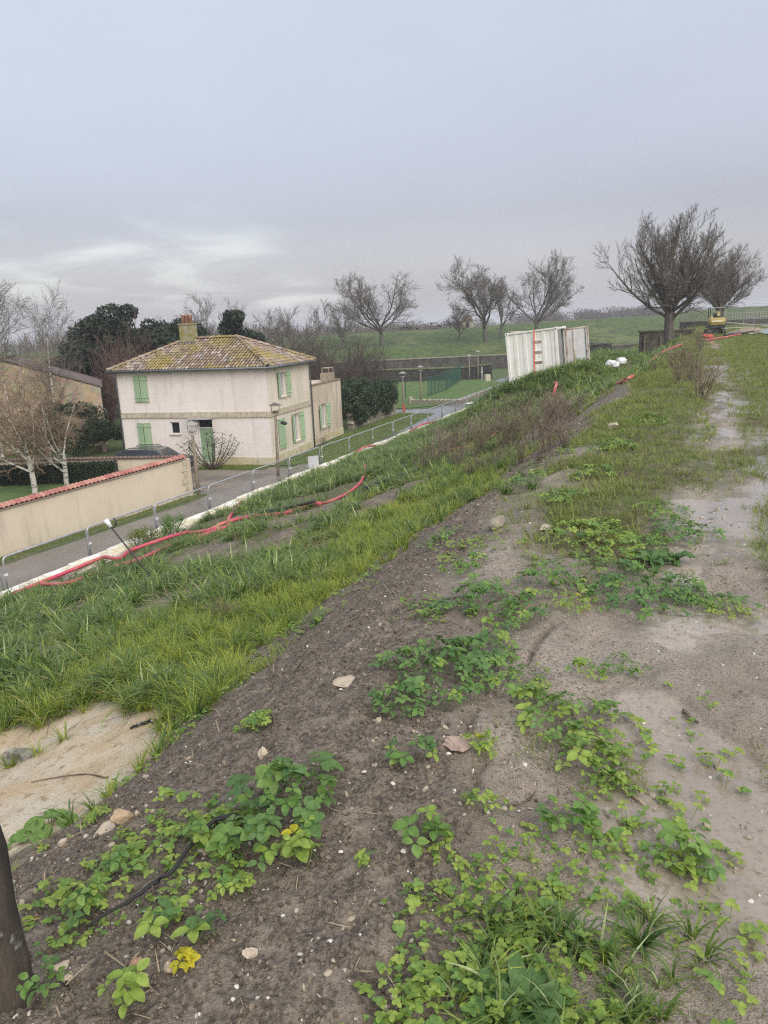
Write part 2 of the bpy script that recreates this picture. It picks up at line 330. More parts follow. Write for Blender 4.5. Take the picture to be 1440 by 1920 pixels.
LAY = {'BAGS': [(-4.311, 39.079, 37.06), (-4.121, 41.459, 39.11)],
 'CONT': [(-9.248, 38.05, 38.23), (-6.194, 35.245, 34.44)],
 'CRACKS': [[(-0.806, 2.666), (-0.801, 2.598), (-0.783, 2.495)], [(-0.67, 2.341), (-0.662, 2.229), (-0.659, 2.169)], [(-0.662, 3.711), (-0.688, 3.561), (-0.691, 3.38)],
            [(-0.704, 3.38), (-0.682, 3.155)], [(-1.053, 4.396), (-1.14, 4.333)]],
 'DOCKS': [(-0.254, 5.038, 0.2), (-0.313, 1.435, 0.16), (-0.416, 1.43, 0.1), (-0.126, 5.169, 0.15)],
 'EXC': (0.394, 60.419, 54.0),
 'HOSE': {'a': [(-17.979, 13.909), (-18.026, 14.292), (-18.08, 15.157), (-18.196, 15.522), (-18.341, 16.348), (-18.162, 17.493), (-15.774, 16.305), (-16.617, 17.798),
                (-16.451, 18.346), (-15.881, 18.791), (-15.559, 18.888), (-15.163, 18.974)],
          'b': [(-18.007, 14.935), (-15.647, 14.121), (-15.207, 14.579), (-14.707, 15.252), (-14.342, 15.758), (-14.431, 16.909), (-14.083, 17.331), (-13.776, 17.792),
                (-13.595, 18.012), (-13.177, 18.124)],
          'c': [(-15.042, 18.82), (-13.898, 18.318), (-13.68, 18.732), (-13.145, 19.166), (-10.979, 18.026), (-10.49, 18.653), (-9.432, 17.364)],
          'd': [(-13.79, 18.281), (-13.276, 18.265), (-13.346, 18.597), (-14.098, 19.743), (-17.927, 25.401)],
          'e': [(-10.207, 18.306), (-9.219, 17.591), (-9.41, 18.981), (-9.372, 19.834), (-10.812, 23.314), (-11.959, 26.02)],
          'f': [(-7.076, 21.542), (-5.953, 19.833), (-5.753, 21.06), (-5.915, 23.126), (-6.395, 26.872), (-6.939, 30.662), (-6.639, 30.809)],
          'g': [(-3.517, 30.136), (-1.961, 20.973), (-2.07, 27.477), (-2.14, 34.139), (-1.766, 35.718), (-1.2, 39.656)],
          'h': [(-0.188, 45.153), (0.621, 48.71), (1.927, 54.233)],
          'i': [(-5.94, 32.088), (-5.937, 32.552), (-6.059, 33.592), (-6.298, 34.502)]},
 'PIPE': [[(-8.151, 17.551), (-7.51, 17.696), (-6.717, 17.798)], [(-11.904, 18.531), (-11.118, 18.469), (-9.391, 16.982)]],
 'PLANTS_EDGE': [(-18.27, 18.787), (-18.492, 20.393), (-18.356, 19.407), (-18.023, 20.85)],
 'POST': (-1.579, 1.052, 1.96),
 'REBAR': (-9.96, 11.216, 14.99),
 'SHRUBS': [(-6.818, 19.585, 20.99, 90), (-4.941, 15.621, 16.58, 80), (-5.009, 17.583, 18.38, 80), (-4.332, 17.545, 18.04, 90), (-3.563, 16.953, 17.16, 110),
            (-3.148, 17.324, 17.28, 120), (-4.822, 21.801, 22.01, 80), (-3.079, 19.115, 18.81, 60), (-3.883, 14.817, 15.41, 60), (-2.36, 11.639, 11.81, 60),
            (-4.121, 13.697, 14.5, 50), (-0.274, 19.348, 17.71, 75), (-0.573, 23.761, 21.74, 60), (-0.063, 15.758, 14.43, 100), (-0.597, 18.48, 17.06, 60),
            (-0.334, 33.256, 30.1, 60), (-0.881, 24.27, 22.32, 50), (-1.445, 23.752, 22.11, 30), (-4.854, 6.449, 8.38, 70), (-22.162, 41.677, 47.4, 25),
            (-3.743, 20.972, 20.78, 80), (-8.56, 25.212, 26.8, 60), (-6.805, 18.662, 20.16, 60), (-6.889, 21.02, 22.28, 70), (-6.304, 20.734, 21.75, 80),
            (-5.492, 20.101, 20.82, 85), (-5.509, 21.664, 22.2, 70), (-4.283, 18.165, 18.55, 90), (-2.615, 13.364, 13.47, 90), (-1.99, 11.645, 11.62, 80),
            (-3.117, 13.647, 13.98, 70), (-3.862, 13.729, 14.4, 55), (-3.857, 20.415, 20.35, 90), (-3.135, 20.757, 20.28, 50)],
 'STICKS': [[(-1.335, 1.774), (-1.419, 1.709), (-1.414, 1.521), (-1.449, 1.486), 10], [(-1.449, 1.486), (-1.497, 1.397), (-1.563, 1.29), 8],
            [(-3.741, 4.111), (-3.907, 4.112), (-4.03, 4.063), 8], [(-0.012, 3.011), (0.05, 2.934), 9], [(-0.171, 2.377), (-0.115, 2.325), 7],
            [(-1.868, 2.791), (-1.588, 2.413), (-1.538, 2.249), 4], [(-0.438, 2.391), (-0.476, 2.214), (-0.535, 2.118), 5], [(-0.931, 1.701), (-0.943, 1.584), (-0.984, 1.531), 3],
            [(-0.856, 1.791), (-0.8, 1.69), 5], [(-0.583, 4.781), (-0.749, 5.211), (-0.851, 5.497), 4], [(-0.562, 5.178), (-0.655, 5.333), (-0.813, 5.504), 5],
            [(-5.464, 10.73), (-5.361, 11.039), (-5.274, 11.181), 5], [(-1.043, 1.357), (-1.016, 1.291), (-1.014, 1.241), 5], [(-1.607, 1.192), (-1.489, 1.141), (-1.397, 1.1), 6],
            [(-1.43, 1.239), (-1.264, 1.18), (-1.16, 1.14), 3], [(-1.32, 1.255), (-1.293, 1.173), (-1.272, 1.111), 5], [(-3.991, 5.286), (-2.995, 4.263), 4],
            [(-0.32, 7.612), (-0.205, 7.785), (-0.043, 8.278), 4], [(-0.43, 2.56), (-0.412, 2.511), 4], [(-3.673, 3.422), (-4.017, 3.505), (-4.367, 3.381), 3],
            [(-2.109, 3.557), (-1.964, 3.128), 3]],
 'STONES': [(-1.469, 2.896, 3.54, 58, 26), (-0.788, 2.394, 2.81, 62, 20), (-1.516, 5.771, 6.12, 45, 30), (-1.052, 5.571, 5.75, 40, 14), (-1.878, 1.796, 2.76, 34, 40),
            (-5.021, 3.829, 6.16, 55, 35), (-1.986, 1.807, 2.82, 40, 22), (-1.009, 1.32, 1.95, 26, 22), (-1.273, 1.195, 1.95, 26, 34), (-1.194, 1.218, 1.94, 20, 28),
            (-1.527, 1.177, 2.05, 34, 22), (-1.471, 1.143, 1.99, 20, 18), (-2.288, 1.872, 3.04, 20, 16), (-1.833, 1.682, 2.63, 16, 10), (-1.254, 11.749, 11.34, 26, 16),
            (-1.537, 2.228, 2.98, 18, 26), (-3.424, 2.478, 4.2, 26, 22), (-9.707, 10.608, 14.34, 34, 12), (-1.872, 1.862, 2.81, 10, 12), (-0.416, 5.138, 5.12, 30, 14)],
 'TREE': (-2.505, 55.633, 50.97),
 'TREE2': (0.961, 90.37, 80.43),
 'TUSSOCKS': [(-1.849, 7.484, 7.8, 45), (-1.603, 7.637, 7.83, 45), (-4.029, 13.389, 14.19, 40), (-8.378, 18.23, 20.52, 35), (-4.105, 9.802, 11.03, 40), (-5.917, 6.654, 9.04, 50),
              (-8.718, 8.733, 12.2, 45), (-11.669, 9.634, 14.36, 45), (-7.371, 10.151, 12.87, 40), (-2.838, 5.093, 6.21, 40), (-3.772, 7.342, 8.68, 40), (-4.442, 5.306, 7.18, 45),
              (-7.106, 10.948, 13.46, 40), (-15.116, 15.795, 21.44, 30)],
 'WEEDS': [(-1.232, 1.863, 0.207, 0.238, 0.15, 'big'), (-1.218, 1.642, 0.1, 0.107, 0.15, 'big'), (-1.061, 1.667, 0.081, 0.07, 0.75, 'mid'),
           (-0.717, 1.844, 0.098, 0.092, 0.3, 'mid'), (-0.897, 2.227, 0.093, 0.066, 0.3, 'mid'), (-1.094, 2.591, 0.122, 0.195, 0.1, 'mid'),
           (-1.02, 3.005, 0.283, 0.303, 0.15, 'mid'), (-0.467, 2.707, 0.18, 0.181, 0.35, 'mid'), (-0.302, 2.487, 0.145, 0.153, 0.4, 'mid'),
           (-0.215, 2.373, 0.092, 0.077, 0.5, 'small'), (-1.175, 3.975, 0.235, 0.263, 0.15, 'mid'), (-0.891, 3.804, 0.182, 0.177, 0.2, 'mid'),
           (-0.601, 3.935, 0.106, 0.133, 0.75, 'small'), (-0.319, 4.4, 0.331, 0.53, 0.05, 'mid'), (0.033, 4.39, 0.229, 0.27, 0.15, 'small'),
           (0.183, 4.242, 0.132, 0.132, 0.7, 'small'), (-0.813, 4.277, 0.209, 0.259, 0.3, 'mid'), (-0.664, 5.405, 0.311, 0.498, 0.5, 'mid'),
           (-0.321, 5.527, 0.155, 0.248, 0.3, 'small'), (-1.457, 4.66, 0.131, 0.21, 0.35, 'mid'), (-0.893, 3.494, 0.093, 0.123, 0.3, 'small'),
           (-0.271, 3.295, 0.093, 0.124, 0.2, 'small'), (0.017, 2.103, 0.109, 0.078, 0.2, 'mid'), (-0.315, 2.099, 0.135, 0.069, 0.3, 'mid'),
           (-1.663, 1.559, 0.079, 0.126, 0.15, 'mid'), (-1.636, 1.363, 0.113, 0.128, 0.4, 'mid'), (-1.326, 1.351, 0.09, 0.087, 0.5, 'mid'),
           (-1.159, 1.332, 0.069, 0.044, 0.2, 'mid'), (-1.443, 1.652, 0.073, 0.098, 0.3, 'mid'), (-1.173, 1.513, 0.094, 0.058, 0.65, 'small'),
           (-0.681, 2.383, 0.071, 0.074, 0.8, 'small'), (-1.224, 1.116, 0.08, 0.061, 0.6, 'mid'), (-1.475, 1.049, 0.089, 0.065, 0.3, 'mid'),
           (-0.594, 2.068, 0.131, 0.07, 0.5, 'small'), (-1.152, 1.225, 0.033, 0.048, 1.0, 'small'), (-3.451, 2.683, 0.157, 0.252, 0.2, 'round'),
           (-2.642, 2.359, 0.084, 0.134, 0.7, 'small'), (-1.78, 2.538, 0.091, 0.146, 0.55, 'small'), (-1.098, 6.604, 0.201, 0.321, 0.3, 'mid'),
           (-0.097, 5.906, 0.244, 0.305, 0.2, 'mid'), (-0.289, 6.609, 0.205, 0.328, 0.3, 'small'), (-1.047, 7.932, 0.224, 0.359, 0.3, 'mid'),
           (-1.015, 9.581, 0.266, 0.425, 0.35, 'mid'), (-0.774, 11.966, 0.364, 0.547, 0.4, 'small'), (-1.753, 8.07, 0.266, 0.426, 0.3, 'mid'),
           (-2.113, 6.014, 0.189, 0.303, 0.25, 'mid'), (-0.843, 1.701, 0.035, 0.036, 0.45, 'small'), (-0.432, 3.173, 0.072, 0.095, 0.5, 'small'),
           (-0.658, 2.938, 0.139, 0.131, 0.45, 'small')]}
# ================================================================== ground
def axis(parts):
    o = []
    for a, b, d in parts: o += list(np.arange(a, b-1e-6, d))
    return np.array(o+[parts[-1][1]])
sax = axis([(-17.62, -9, .16), (-9, -5.2, .09), (-5.2, -3.2, .034), (-3.2, 1.6, .0215), (1.6, 3, .06), (3, 6, .3), (6, 24, 1.0), (24, 90, 11)])
tv = [-6., -3., -1., 0, .5]; d_ = .0215; tt = .8
while tt < 190:
    tv.append(tt); tt += d_
    if tt > 4.2: d_ = min(d_*1.0135, 2.5)
tax = np.array(tv)
S, T = np.meshgrid(sax, tax); ns, nt_ = len(sax), len(tax)
Z = H(S, T); X, Y = st2w(S, T)
for ck in LAY['CRACKS']:                                   # drying cracks cut into the mound top
    for (sa_, ta_), (sb_, tb_) in zip(ck[:-1], ck[1:]):
        dx_, dy_ = sb_-sa_, tb_-ta_; f_ = np.clip(((S-sa_)*dx_+(T-ta_)*dy_)/(dx_*dx_+dy_*dy_+1e-9), 0, 1); jit = .018*fbm(S, T, 9, 2, 200)
        Z -= .045*sstep(.022, .006, np.hypot(S-sa_-dx_*f_+jit, T-ta_-dy_*f_+jit))
ii = np.arange(nt_-1)[:, None]*ns + np.arange(ns-1)[None, :]
q = np.stack([ii, ii+1, ii+ns+1, ii+ns], -1).reshape(-1, 4)
M = Mt('rampart_earth')
za_ = M.attr('zone'); sepz = M.n('ShaderNodeSeparateColor'); M.l(za_.outputs['Color'], sepz.inputs[0])
zm, zs, zg, zw = sepz.outputs[0], sepz.outputs[1], sepz.outputs[2], za_.outputs['Alpha']
nf, nm, nb = M.noise(60, 4), M.noise(11, 5), M.noise(2.2, 4)
soil = M.mix(M.rng(nf, .3, .7), (.080, .062, .046), (.27, .222, .168))
soil = M.mix(M.rng(nm, .45, .75), soil, (.34, .285, .22))
mudc = M.mix(M.rng(nm, .3, .7), (.40, .335, .262), (.28, .228, .175))
mudc = M.mix(M.rng(nb, .4, .7), mudc, (.47, .40, .315))
mudc = M.mix(M.rng(nf, .50, .66), mudc, (.20, .16, .12)); mudc = M.mix(M.rng(M.noise(28, 5, .7), .58, .68), mudc, (.16, .122, .09)); mudc = M.mix(M.rng(M.noise(1.1, 5, .6), .46, .62), mudc, M.mix(.5, mudc, (.30, .24, .175)))
sandc = M.mix(M.rng(nb, .3, .7), (.60, .45, .27), (.74, .65, .50)); sandc = M.mix(M.rng(nm, .52, .72), sandc, (.42, .30, .18)); sandc = M.mix(M.rng(nf, .62, .75), sandc, (.26, .18, .11))
turf = M.mix(M.rng(nm, .35, .65), (.085, .09, .03), (.16, .13, .08)); turf = M.mix(M.rng(nb, .45, .7), turf, (.10, .14, .035))
c = M.mix(zm, soil, mudc); c = M.mix(zs, c, sandc); c = M.mix(zg, c, turf)
c = M.mix(M.math('MULTIPLY', M.math('MULTIPLY', zw, zm), .5), c, (.23, .20, .168))
M.color(c)
wr = M.rng(M.math('ADD', zw, M.math('MULTIPLY', M.math('SUBTRACT', nm, .5), .9)), .55, .85)
base_r = M.mix(zm, (.85,)*3, M.mix(M.rng(nb, .3, .65), (.22,)*3, (.5,)*3))
base_r = M.mix(zg, base_r, (.9,)*3)
M.rough(M.mix(M.math('MULTIPLY', wr, zm), base_r, (.06,)*3))
bh = M.math('ADD', M.math('MULTIPLY', nf, .5), M.noise(150, 3))
bp = M.n('ShaderNodeBump'); bp.inputs['Distance'].default_value = .02; M.l(bh, bp.inputs['Height'])
M.l(M.math('MULTIPLY', M.math('SUBTRACT', 1.0, M.math('MULTIPLY', wr, zm)), .95), bp.inputs['Strength']); M.l(bp.outputs[0], M.b.inputs['Normal'])
me = np_mesh('rampart', np.stack([X, Y, Z], -1).reshape(-1, 3), q, M.m, True)
zo = np.stack(zones(S, T), -1).reshape(-1, 4); vcol(me, 'zone', zo)
tag(link('rampart_ground', me), 'long earth rampart with mud path, soil mound and grassed slope', kind='structure')
# flat ground of the lower town and the country beyond
M = Mt('field_turf'); a1, a2 = M.noise(.35, 5), M.noise(4, 5)
gc = M.mix(M.rng(a2, .3, .7), (.050, .085, .022), (.090, .125, .035)); gc = M.mix(M.rng(a1, .5, .75), gc, (.115, .115, .05)); M.color(gc).rough(.9).bump(M.noise(9, 5), .6, .08)
TURF = M.m
g = MB()
rings = [0, 60, 130, 260, 600, 1500, 3500]; nseg = 48
vs_ = [(20, 60, -.03)]
for r_ in rings[1:]: vs_ += [(20+r_*math.cos(2*math.pi*k/nseg), 60+r_*math.sin(2*math.pi*k/nseg), -.03) for k in range(nseg)]
fs_ = [(0, 1+k, 1+(k+1) % nseg) for k in range(nseg)]
for i in range(len(rings)-2):
    b0, b1 = 1+i*nseg, 1+(i+1)*nseg
    fs_ += [(b0+k, b1+k, b1+(k+1) % nseg, b0+(k+1) % nseg) for k in range(nseg)]
g.add(vs_, fs_); tag(g.build('ground', TURF), 'flat grassed ground around the lower road and beyond', kind='structure')
def sheet(name, poly_st, z, mat, label, world=False):
    b = MB(); b.add([(*(p if world else st2w(*p)), z) for p in poly_st], [tuple(range(len(poly_st)))])
    return tag(b.build(name, mat), label, kind='structure')
M = Mt('wet_asphalt'); a1, a2 = M.noise(.5, 5), M.noise(60, 3)
M.color(M.mix(M.rng(a1, .35, .65), M.mix(M.rng(a2, .3, .7), (.19, .17, .15), (.26, .235, .205)), (.15, .137, .125))).rough(M.rng(a1, .35, .62, .55, .25)).bump(a2, .25, .006); ASPH = M.m
M = Mt('gravel_forecourt'); a1, a2 = M.noise(.6, 5), M.noise(45, 4)
M.color(M.mix(M.rng(a1, .35, .65), M.mix(M.rng(a2, .3, .7), (.27, .225, .175), (.20, .17, .135)), (.14, .12, .10))).rough(.75).bump(a2, .4, .01); GRAV = M.m
M = Mt('wet_lane'); a1, a2 = M.noise(.35, 5, dist=.4), M.noise(30, 3)
M.color(M.mix(M.rng(a1, .35, .65), (.25, .25, .26), (.17, .17, .18))).rough(M.rng(a1, .38, .6, .35, .12)).bump(a2, .12, .005); LANE = M.m
sheet('road', [(-18.15, -8), (-18.15, 43), (-20.3, 43), (-20.3, 30), (-21.6, 28), (-21.6, -8)], .004, ASPH, 'grey asphalt road below the rampart beside the plastered garden wall')
sheet('forecourt', [(-20.3, 29), (-20.3, 34.2), (-22.2, 34.4), (-33, 40), (-34, 36), (-21.65, 28.2)], .002, GRAV, 'gravel forecourt in front of the house door')
sheet('lane', [(-18.15, 43), (-18.15, 106), (-24.5, 106), (-24.0, 90), (-22.2, 78), (-21.2, 66), (-21.8, 61.5), (-25.8, 60.5), (-26.0, 57.5), (-21.2, 55.5), (-20.6, 50), (-20.3, 43)], .004, LANE, 'wet pale grey lane running on past the lamps')
sheet('lane_end', [(-18.15, 106), (-18.0, 140), (-26, 140), (-24.5, 106)], .0, LANE, 'far end of the wet lane towards the gate')
# ================================================================== retaining wall coping of white stone blocks
M = Mt('white_coping_stone'); a1, a2 = M.noise(1.7, 6, .65), M.noise(22, 5)
cc = M.mix(M.rng(a1, .42, .62), (.78, .75, .69), (.60, .53, .36)); cc = M.mix(M.rng(M.noise(4.5, 6, .7), .56, .7), cc, (.19, .18, .155))
M.color(cc).rough(.85).bump(a2, .5, .02); COPE = M.m
rw = empty('coping_wall', st3(-17.8, 14, 0)); tag(rw, 'low retaining wall topped with white weathered stone blocks along the road', 'wall')
bw = MB()
for k in range(1):
    A = [st2w(s_, t_) for s_, t_ in ((-18.04, 8), (-17.62, 8), (-17.62, 135), (-18.04, 135))]
    bw.prism(A, -.4, .10)
bo = bw.build('wall', simple('rubble_wall', (.33, .30, .25), (.2, .18, .15), 3)); bo.parent = rw; bo.matrix_parent_inverse = Matrix.Translation(-rw.location)
def cope_mesh(k):
    r_ = random.Random(k); b = bmesh.new()
    bmesh.ops.create_cube(b, size=1)
    bmesh.ops.subdivide_edges(b, edges=b.edges[:], cuts=2, use_grid_fill=True)
    for v in b.verts:
        v.co.x *= .58; v.co.y *= 1.0; v.co.z *= .30
        if v.co.z > .05: v.co.x *= .86; v.co.z += -.05*(v.co.x/.29) if v.co.x > 0 else 0
        v.co += Vector((r_.uniform(-.02, .02), r_.uniform(-.006, .006), r_.uniform(-.018, .018)))
    m_ = bpy.data.meshes.new('coping_block'); b.to_mesh(m_); b.free(); m_.materials.append(COPE); return m_
cms = [cope_mesh(k) for k in range(6)]
t_ = 9.0; k = 0
while t_ < 134:
    L_ = rnd.uniform(1.25, 2.1)*(1 if t_ < 60 else 2)
    x, y = st2w(-17.86+rnd.uniform(-.03, .03), t_+L_/2)
    o = link('coping_block', cms[k % 6], rw, Vector((x, y, .21+rnd.uniform(-.03, .03)))-rw.location, (rnd.uniform(-.01, .01), rnd.uniform(-.03, .03), -TH+rnd.uniform(-.012, .012)), (1, L_-.012, 1))
    t_ += L_; k += 1
# ================================================================== low mesh fence panels along the road edge
GALV = simple('galvanised_tube', (.46, .47, .49), (.36, .37, .39), 9, .4, .1, 60, metal=.4)
WIRE = simple('galvanised_wire', (.33, .34, .35), (.25, .26, .27), 9, .5, 0, metal=.5)
FOOTM = simple('dark_rubber_foot', (.05, .05, .05), (.08, .08, .08), 9, .8, .1)
WHITEP = simple('white_plastic_tag', (.75, .75, .75), (.68, .68, .68), 9, .5, 0)
PL = 3.3
def panel_meshes():
    fr = MB(); r_ = .031; hgt = 1.18; cr_ = .12; w_ = PL-.10
    path = [(0, 0, .0), (0, 0, hgt-cr_)]+[(cr_-cr_*math.cos(a), 0, hgt-cr_+cr_*math.sin(a)) for a in (R(30), R(60), R(90))]
    path += [(w_-cr_+cr_*math.sin(a), 0, hgt-cr_+cr_*math.cos(a)) for a in (0, R(30), R(60), R(90))]+[(w_, 0, 0)]
    fr.tube(path, r_, 8); fr.tube([(0, 0, .12), (w_, 0, .12)], r_*.8, 6)
    wi = MB()
    for i in range(1, 40): x = w_*i/40; wi.tube([(x, 0, .12), (x, 0, hgt)], .0022, 3, caps=False)
    for j in range(1, 6): z = .12+(hgt-.12)*j/6; wi.tube([(0, .004, z), (w_, .004, z)], .0022, 3, caps=False)
    ft = MB(); ft.box((-.07, -.28, -.03), (.07, .28, .05))
    cl = MB(); cl.box((-.035, -.03, .62), (.075, .03, .68))
    return fr.mesh('frame', GALV, True), wi.mesh('wire_mesh', WIRE), ft.mesh('foot', FOOTM), cl.mesh('clip', WHITEP)
PM = panel_meshes()
def panel(x, y, rz, z=0., label='', group=None, parts=(0, 1, 2, 3), pitch=0):
    e = empty('mesh_barrier', (x, y, z), rot=(rnd.uniform(-.03, .03), pitch, rz)); tag(e, label, 'fence', group)
    for i in parts: link(('frame', 'wire_mesh', 'foot', 'clip')[i], PM[i], e)
    return e
t_ = 11.2; k = 0
while t_ < 92:
    x, y = st2w(-18.32, t_)
    j_ = int(round((t_-31.0)/PL)); N_ = ('first', 'second', 'third', 'fourth', 'fifth', 'sixth', 'seventh', 'eighth', 'ninth', 'tenth', 'eleventh', 'twelfth', 'thirteenth', 'fourteenth', 'fifteenth', 'sixteenth', 'seventeenth', 'eighteenth', 'nineteenth')
    lab = 'low mesh barrier on the coping beside the house corner lamp' if j_ == 0 else 'low mesh barrier along the coping, %s from the house corner lamp towards the %s' % (N_[abs(j_)-1], 'container' if j_ > 0 else 'garden wall')
    e = panel(x, y, math.pi/2-TH+rnd.uniform(-.02, .02), .03, lab, 'low mesh panels along the coping')
    t_ += PL; k += 1
sg = MB(); sg.box((-.01, -.28, .15), (.012, .28, .82)); x, y = st2w(-18.2, 33.1)
tag(sg.build('notice_board', simple('pale_grey_board', (.5, .51, .53), (.45, .46, .48), 3, .6, 0), None, (x, y, .1), (0, 0, -R(70))), 'small blank grey board hung on the mesh fence near the lamp', 'sign')
# ================================================================== house
PLA = Mt('pinkish_plaster'); a1, a2 = PLA.noise(.5, 6, .6), PLA.noise(.9, 6, .65, scale3=(3, 3, .35))
pc = PLA.mix(PLA.rng(a1, .4, .65), (.80, .73, .68), (.73, .66, .605)); pc = PLA.mix(PLA.rng(a2, .50, .76, 0, .5), pc, (.42, .38, .34)); PLA.color(pc).rough(.9).bump(PLA.noise(30, 4), .2, .01); PLA = PLA.m
CRM = Mt('cream_plaster'); a1, a2 = CRM.noise(.5, 6, .6), CRM.noise(.9, 6, .7, scale3=(3, 3, .3))
pc = CRM.mix(CRM.rng(a1, .4, .65), (.73, .655, .555), (.66, .58, .47)); pc = CRM.mix(CRM.rng(a2, .48, .74, 0, .55), pc, (.40, .36, .30)); CRM.color(pc).rough(.9).bump(CRM.noise(30, 4), .2, .01); CRM = CRM.m
STN = Mt('stained_plaster'); a1, a2 = STN.noise(.45, 6, .6), STN.noise(1.1, 7, .75, scale3=(3.2, 3.2, .22))
pc = STN.mix(STN.rng(a1, .35, .65), (.66, .56, .44), (.56, .46, .35)); pc = STN.mix(STN.rng(a2, .42, .72, 0, .8), pc, (.25, .22, .19)); STN.color(pc).rough(.92).bump(STN.noise(25, 4), .25, .012); STN = STN.m
BAND = simple('pale_limestone', (.56, .50, .385), (.43, .375, .27), 5, .9, .3, 40)
PLIN = Mt('stained_plinth'); a1 = PLIN.noise(1.2, 6, .65); pc = PLIN.mix(PLIN.rng(a1, .35, .65), (.60, .53, .41), (.50, .44, .24)); PLIN.color(PLIN.mix(PLIN.rng(PLIN.noise(3, 5), .55, .75), pc, (.3, .28, .2))).rough(.9).bump(PLIN.noise(30, 4), .2, .01); PLIN = PLIN.m
SHUT = simple('sage_green_paint', (.37, .50, .31), (.33, .455, .28), 3, .55, .08, 60)
SHUTD = simple('green_door_paint', (.30, .43, .27), (.27, .39, .24), 3, .5, .08, 60)
ZINC = simple('zinc_gutter', (.17, .175, .19), (.12, .125, .135), 5, .5, .1, 40, metal=.4)
IRON = simple('black_iron', (.025, .025, .025), (.05, .045, .04), 20, .6, .2, 60)
WFR = simple('white_window_frame', (.72, .72, .71), (.66, .66, .65), 6, .5, 0)
GL = Mt('window_glass'); GL.color((.02, .024, .028)).rough(.06); GL.b.inputs['Specular IOR Level'].default_value = .6; GL = GL.m
CURT = simple('pale_curtain', (.50, .47, .45), (.40, .37, .36), 8, .9, .2, 20)
TIL = Mt('canal_tile'); tcol = TIL.attr('tint'); a1, a2 = TIL.noise(.55, 5, .6), TIL.noise(9, 5, .7)
lich = TIL.rng(TIL.math('ADD', TIL.math('MULTIPLY', a1, .75), TIL.math('MULTIPLY', a2, .45)), .545, .70)
TIL.color(TIL.mix(TIL.math('MULTIPLY', lich, .85), tcol.outputs['Color'], TIL.mix(TIL.rng(TIL.noise(5, 4), .4, .6), (.36, .275, .065), (.24, .205, .07)))).rough(.9).bump(a2, .4, .015); TIL = TIL.m
def holed(mb, W, Hh, holes, depth, frame, m=0):
    """a wall face W x Hh with openings (x0,z0,x1,z1) and their reveals; frame maps (x, out, z) to local space"""
    xs = sorted({0., W, *[h[0] for h in holes], *[h[2] for h in holes]}); zs_ = sorted({0., Hh, *[h[1] for h in holes], *[h[3] for h in holes]})
    for i in range(len(xs)-1):
        for j in range(len(zs_)-1):
            cx_, cz_ = (xs[i]+xs[i+1])/2, (zs_[j]+zs_[j+1])/2
            if any(h[0] < cx_ < h[2] and h[1] < cz_ < h[3] for h in holes): continue
            mb.quad(*[frame(*p_) for p_ in ((xs[i], 0, zs_[j]), (xs[i+1], 0, zs_[j]), (xs[i+1], 0, zs_[j+1]), (xs[i], 0, zs_[j+1]))], m)
    for x0, z0, x1, z1 in holes:
        for a, b in (((x0, z0), (x1, z0)), ((x1, z0), (x1, z1)), ((x1, z1), (x0, z1)), ((x0, z1), (x0, z0))):
            mb.quad(frame(a[0], 0, a[1]), frame(b[0], 0, b[1]), frame(b[0], -depth, b[1]), frame(a[0], -depth, a[1]), m)
def fbox(mb, frame, x0, y0, z0, x1, y1, z1, m=0):
    vs = [frame(*p_) for p_ in ((x0, y0, z0), (x1, y0, z0), (x1, y1, z0), (x0, y1, z0), (x0, y0, z1), (x1, y0, z1), (x1, y1, z1), (x0, y1, z1))]
    mb.add(vs, ((0, 3, 2, 1), (4, 5, 6, 7), (0, 1, 5, 4), (1, 2, 6, 5), (2, 3, 7, 6), (3, 0, 4, 7)), m)
HW, HD, HH = 9.35, 6.1, 5.30
h = empty('two_storey_house', (-6.0, 40.68, 0), -R(17)); tag(h, 'pale pinkish two-storey house with mossy tiled hip roof and green shutters', 'house')
fF = lambda x, o_, z: Vector((-HW+x, -o_, z))            # front face, x left to right
fS = lambda y, o_, z: Vector((o_, y, z))                 # side face towards the road
def window(parent, fr, hole, depth=.2, mull=True, curtain=False, name='window', ajar=0):
    x0, z0, x1, z1 = hole; wd = MB(); t_ = .06
    for a in ((x0, z0, x1, z0+t_), (x0, z1-t_, x1, z1), (x0, z0+t_, x0+t_, z1-t_), (x1-t_, z0+t_, x1, z1-t_)): fbox(wd, fr, a[0], -depth+.002, a[1], a[2], -depth+.07, a[3])
    if mull: fbox(wd, fr, (x0+x1)/2-.03, -depth+.003, z0+t_, (x0+x1)/2+.03, -depth+.068, z1-t_)
    o = wd.build(name, WFR, parent)
    p = MB(); fbox(p, fr, x0+t_*.5, -depth-.01, z0+t_*.5, x1-t_*.5, -depth+.01, z1-t_*.5); p.build('pane', GL, o)
    if curtain:
        cu = MB(); nseg = 14
        for sgn in (0, 1):
            a, b = (x0+t_, x0+(x1-x0)*.46) if sgn == 0 else (x1-(x1-x0)*.42, x1-t_)
            for i in range(nseg):
                u0, u1 = a+(b-a)*i/nseg, a+(b-a)*(i+1)/nseg
                d0, d1 = .016+.010*math.sin(i*1.7), .016+.010*math.sin((i+1)*1.7)
                cu.quad(fr(u0, -depth+d0, z0+t_), fr(u1, -depth+d1, z0+t_), fr(u1, -depth+d1, z1-t_), fr(u0, -depth+d0, z1-t_))
        cu.build('curtain', CURT, o)
    si = MB(); fbox(si, fr, x0-.08, -depth, z0-.07, x1+.08, .06, z0-.003); si.build('sill', BAND, o)
    return o
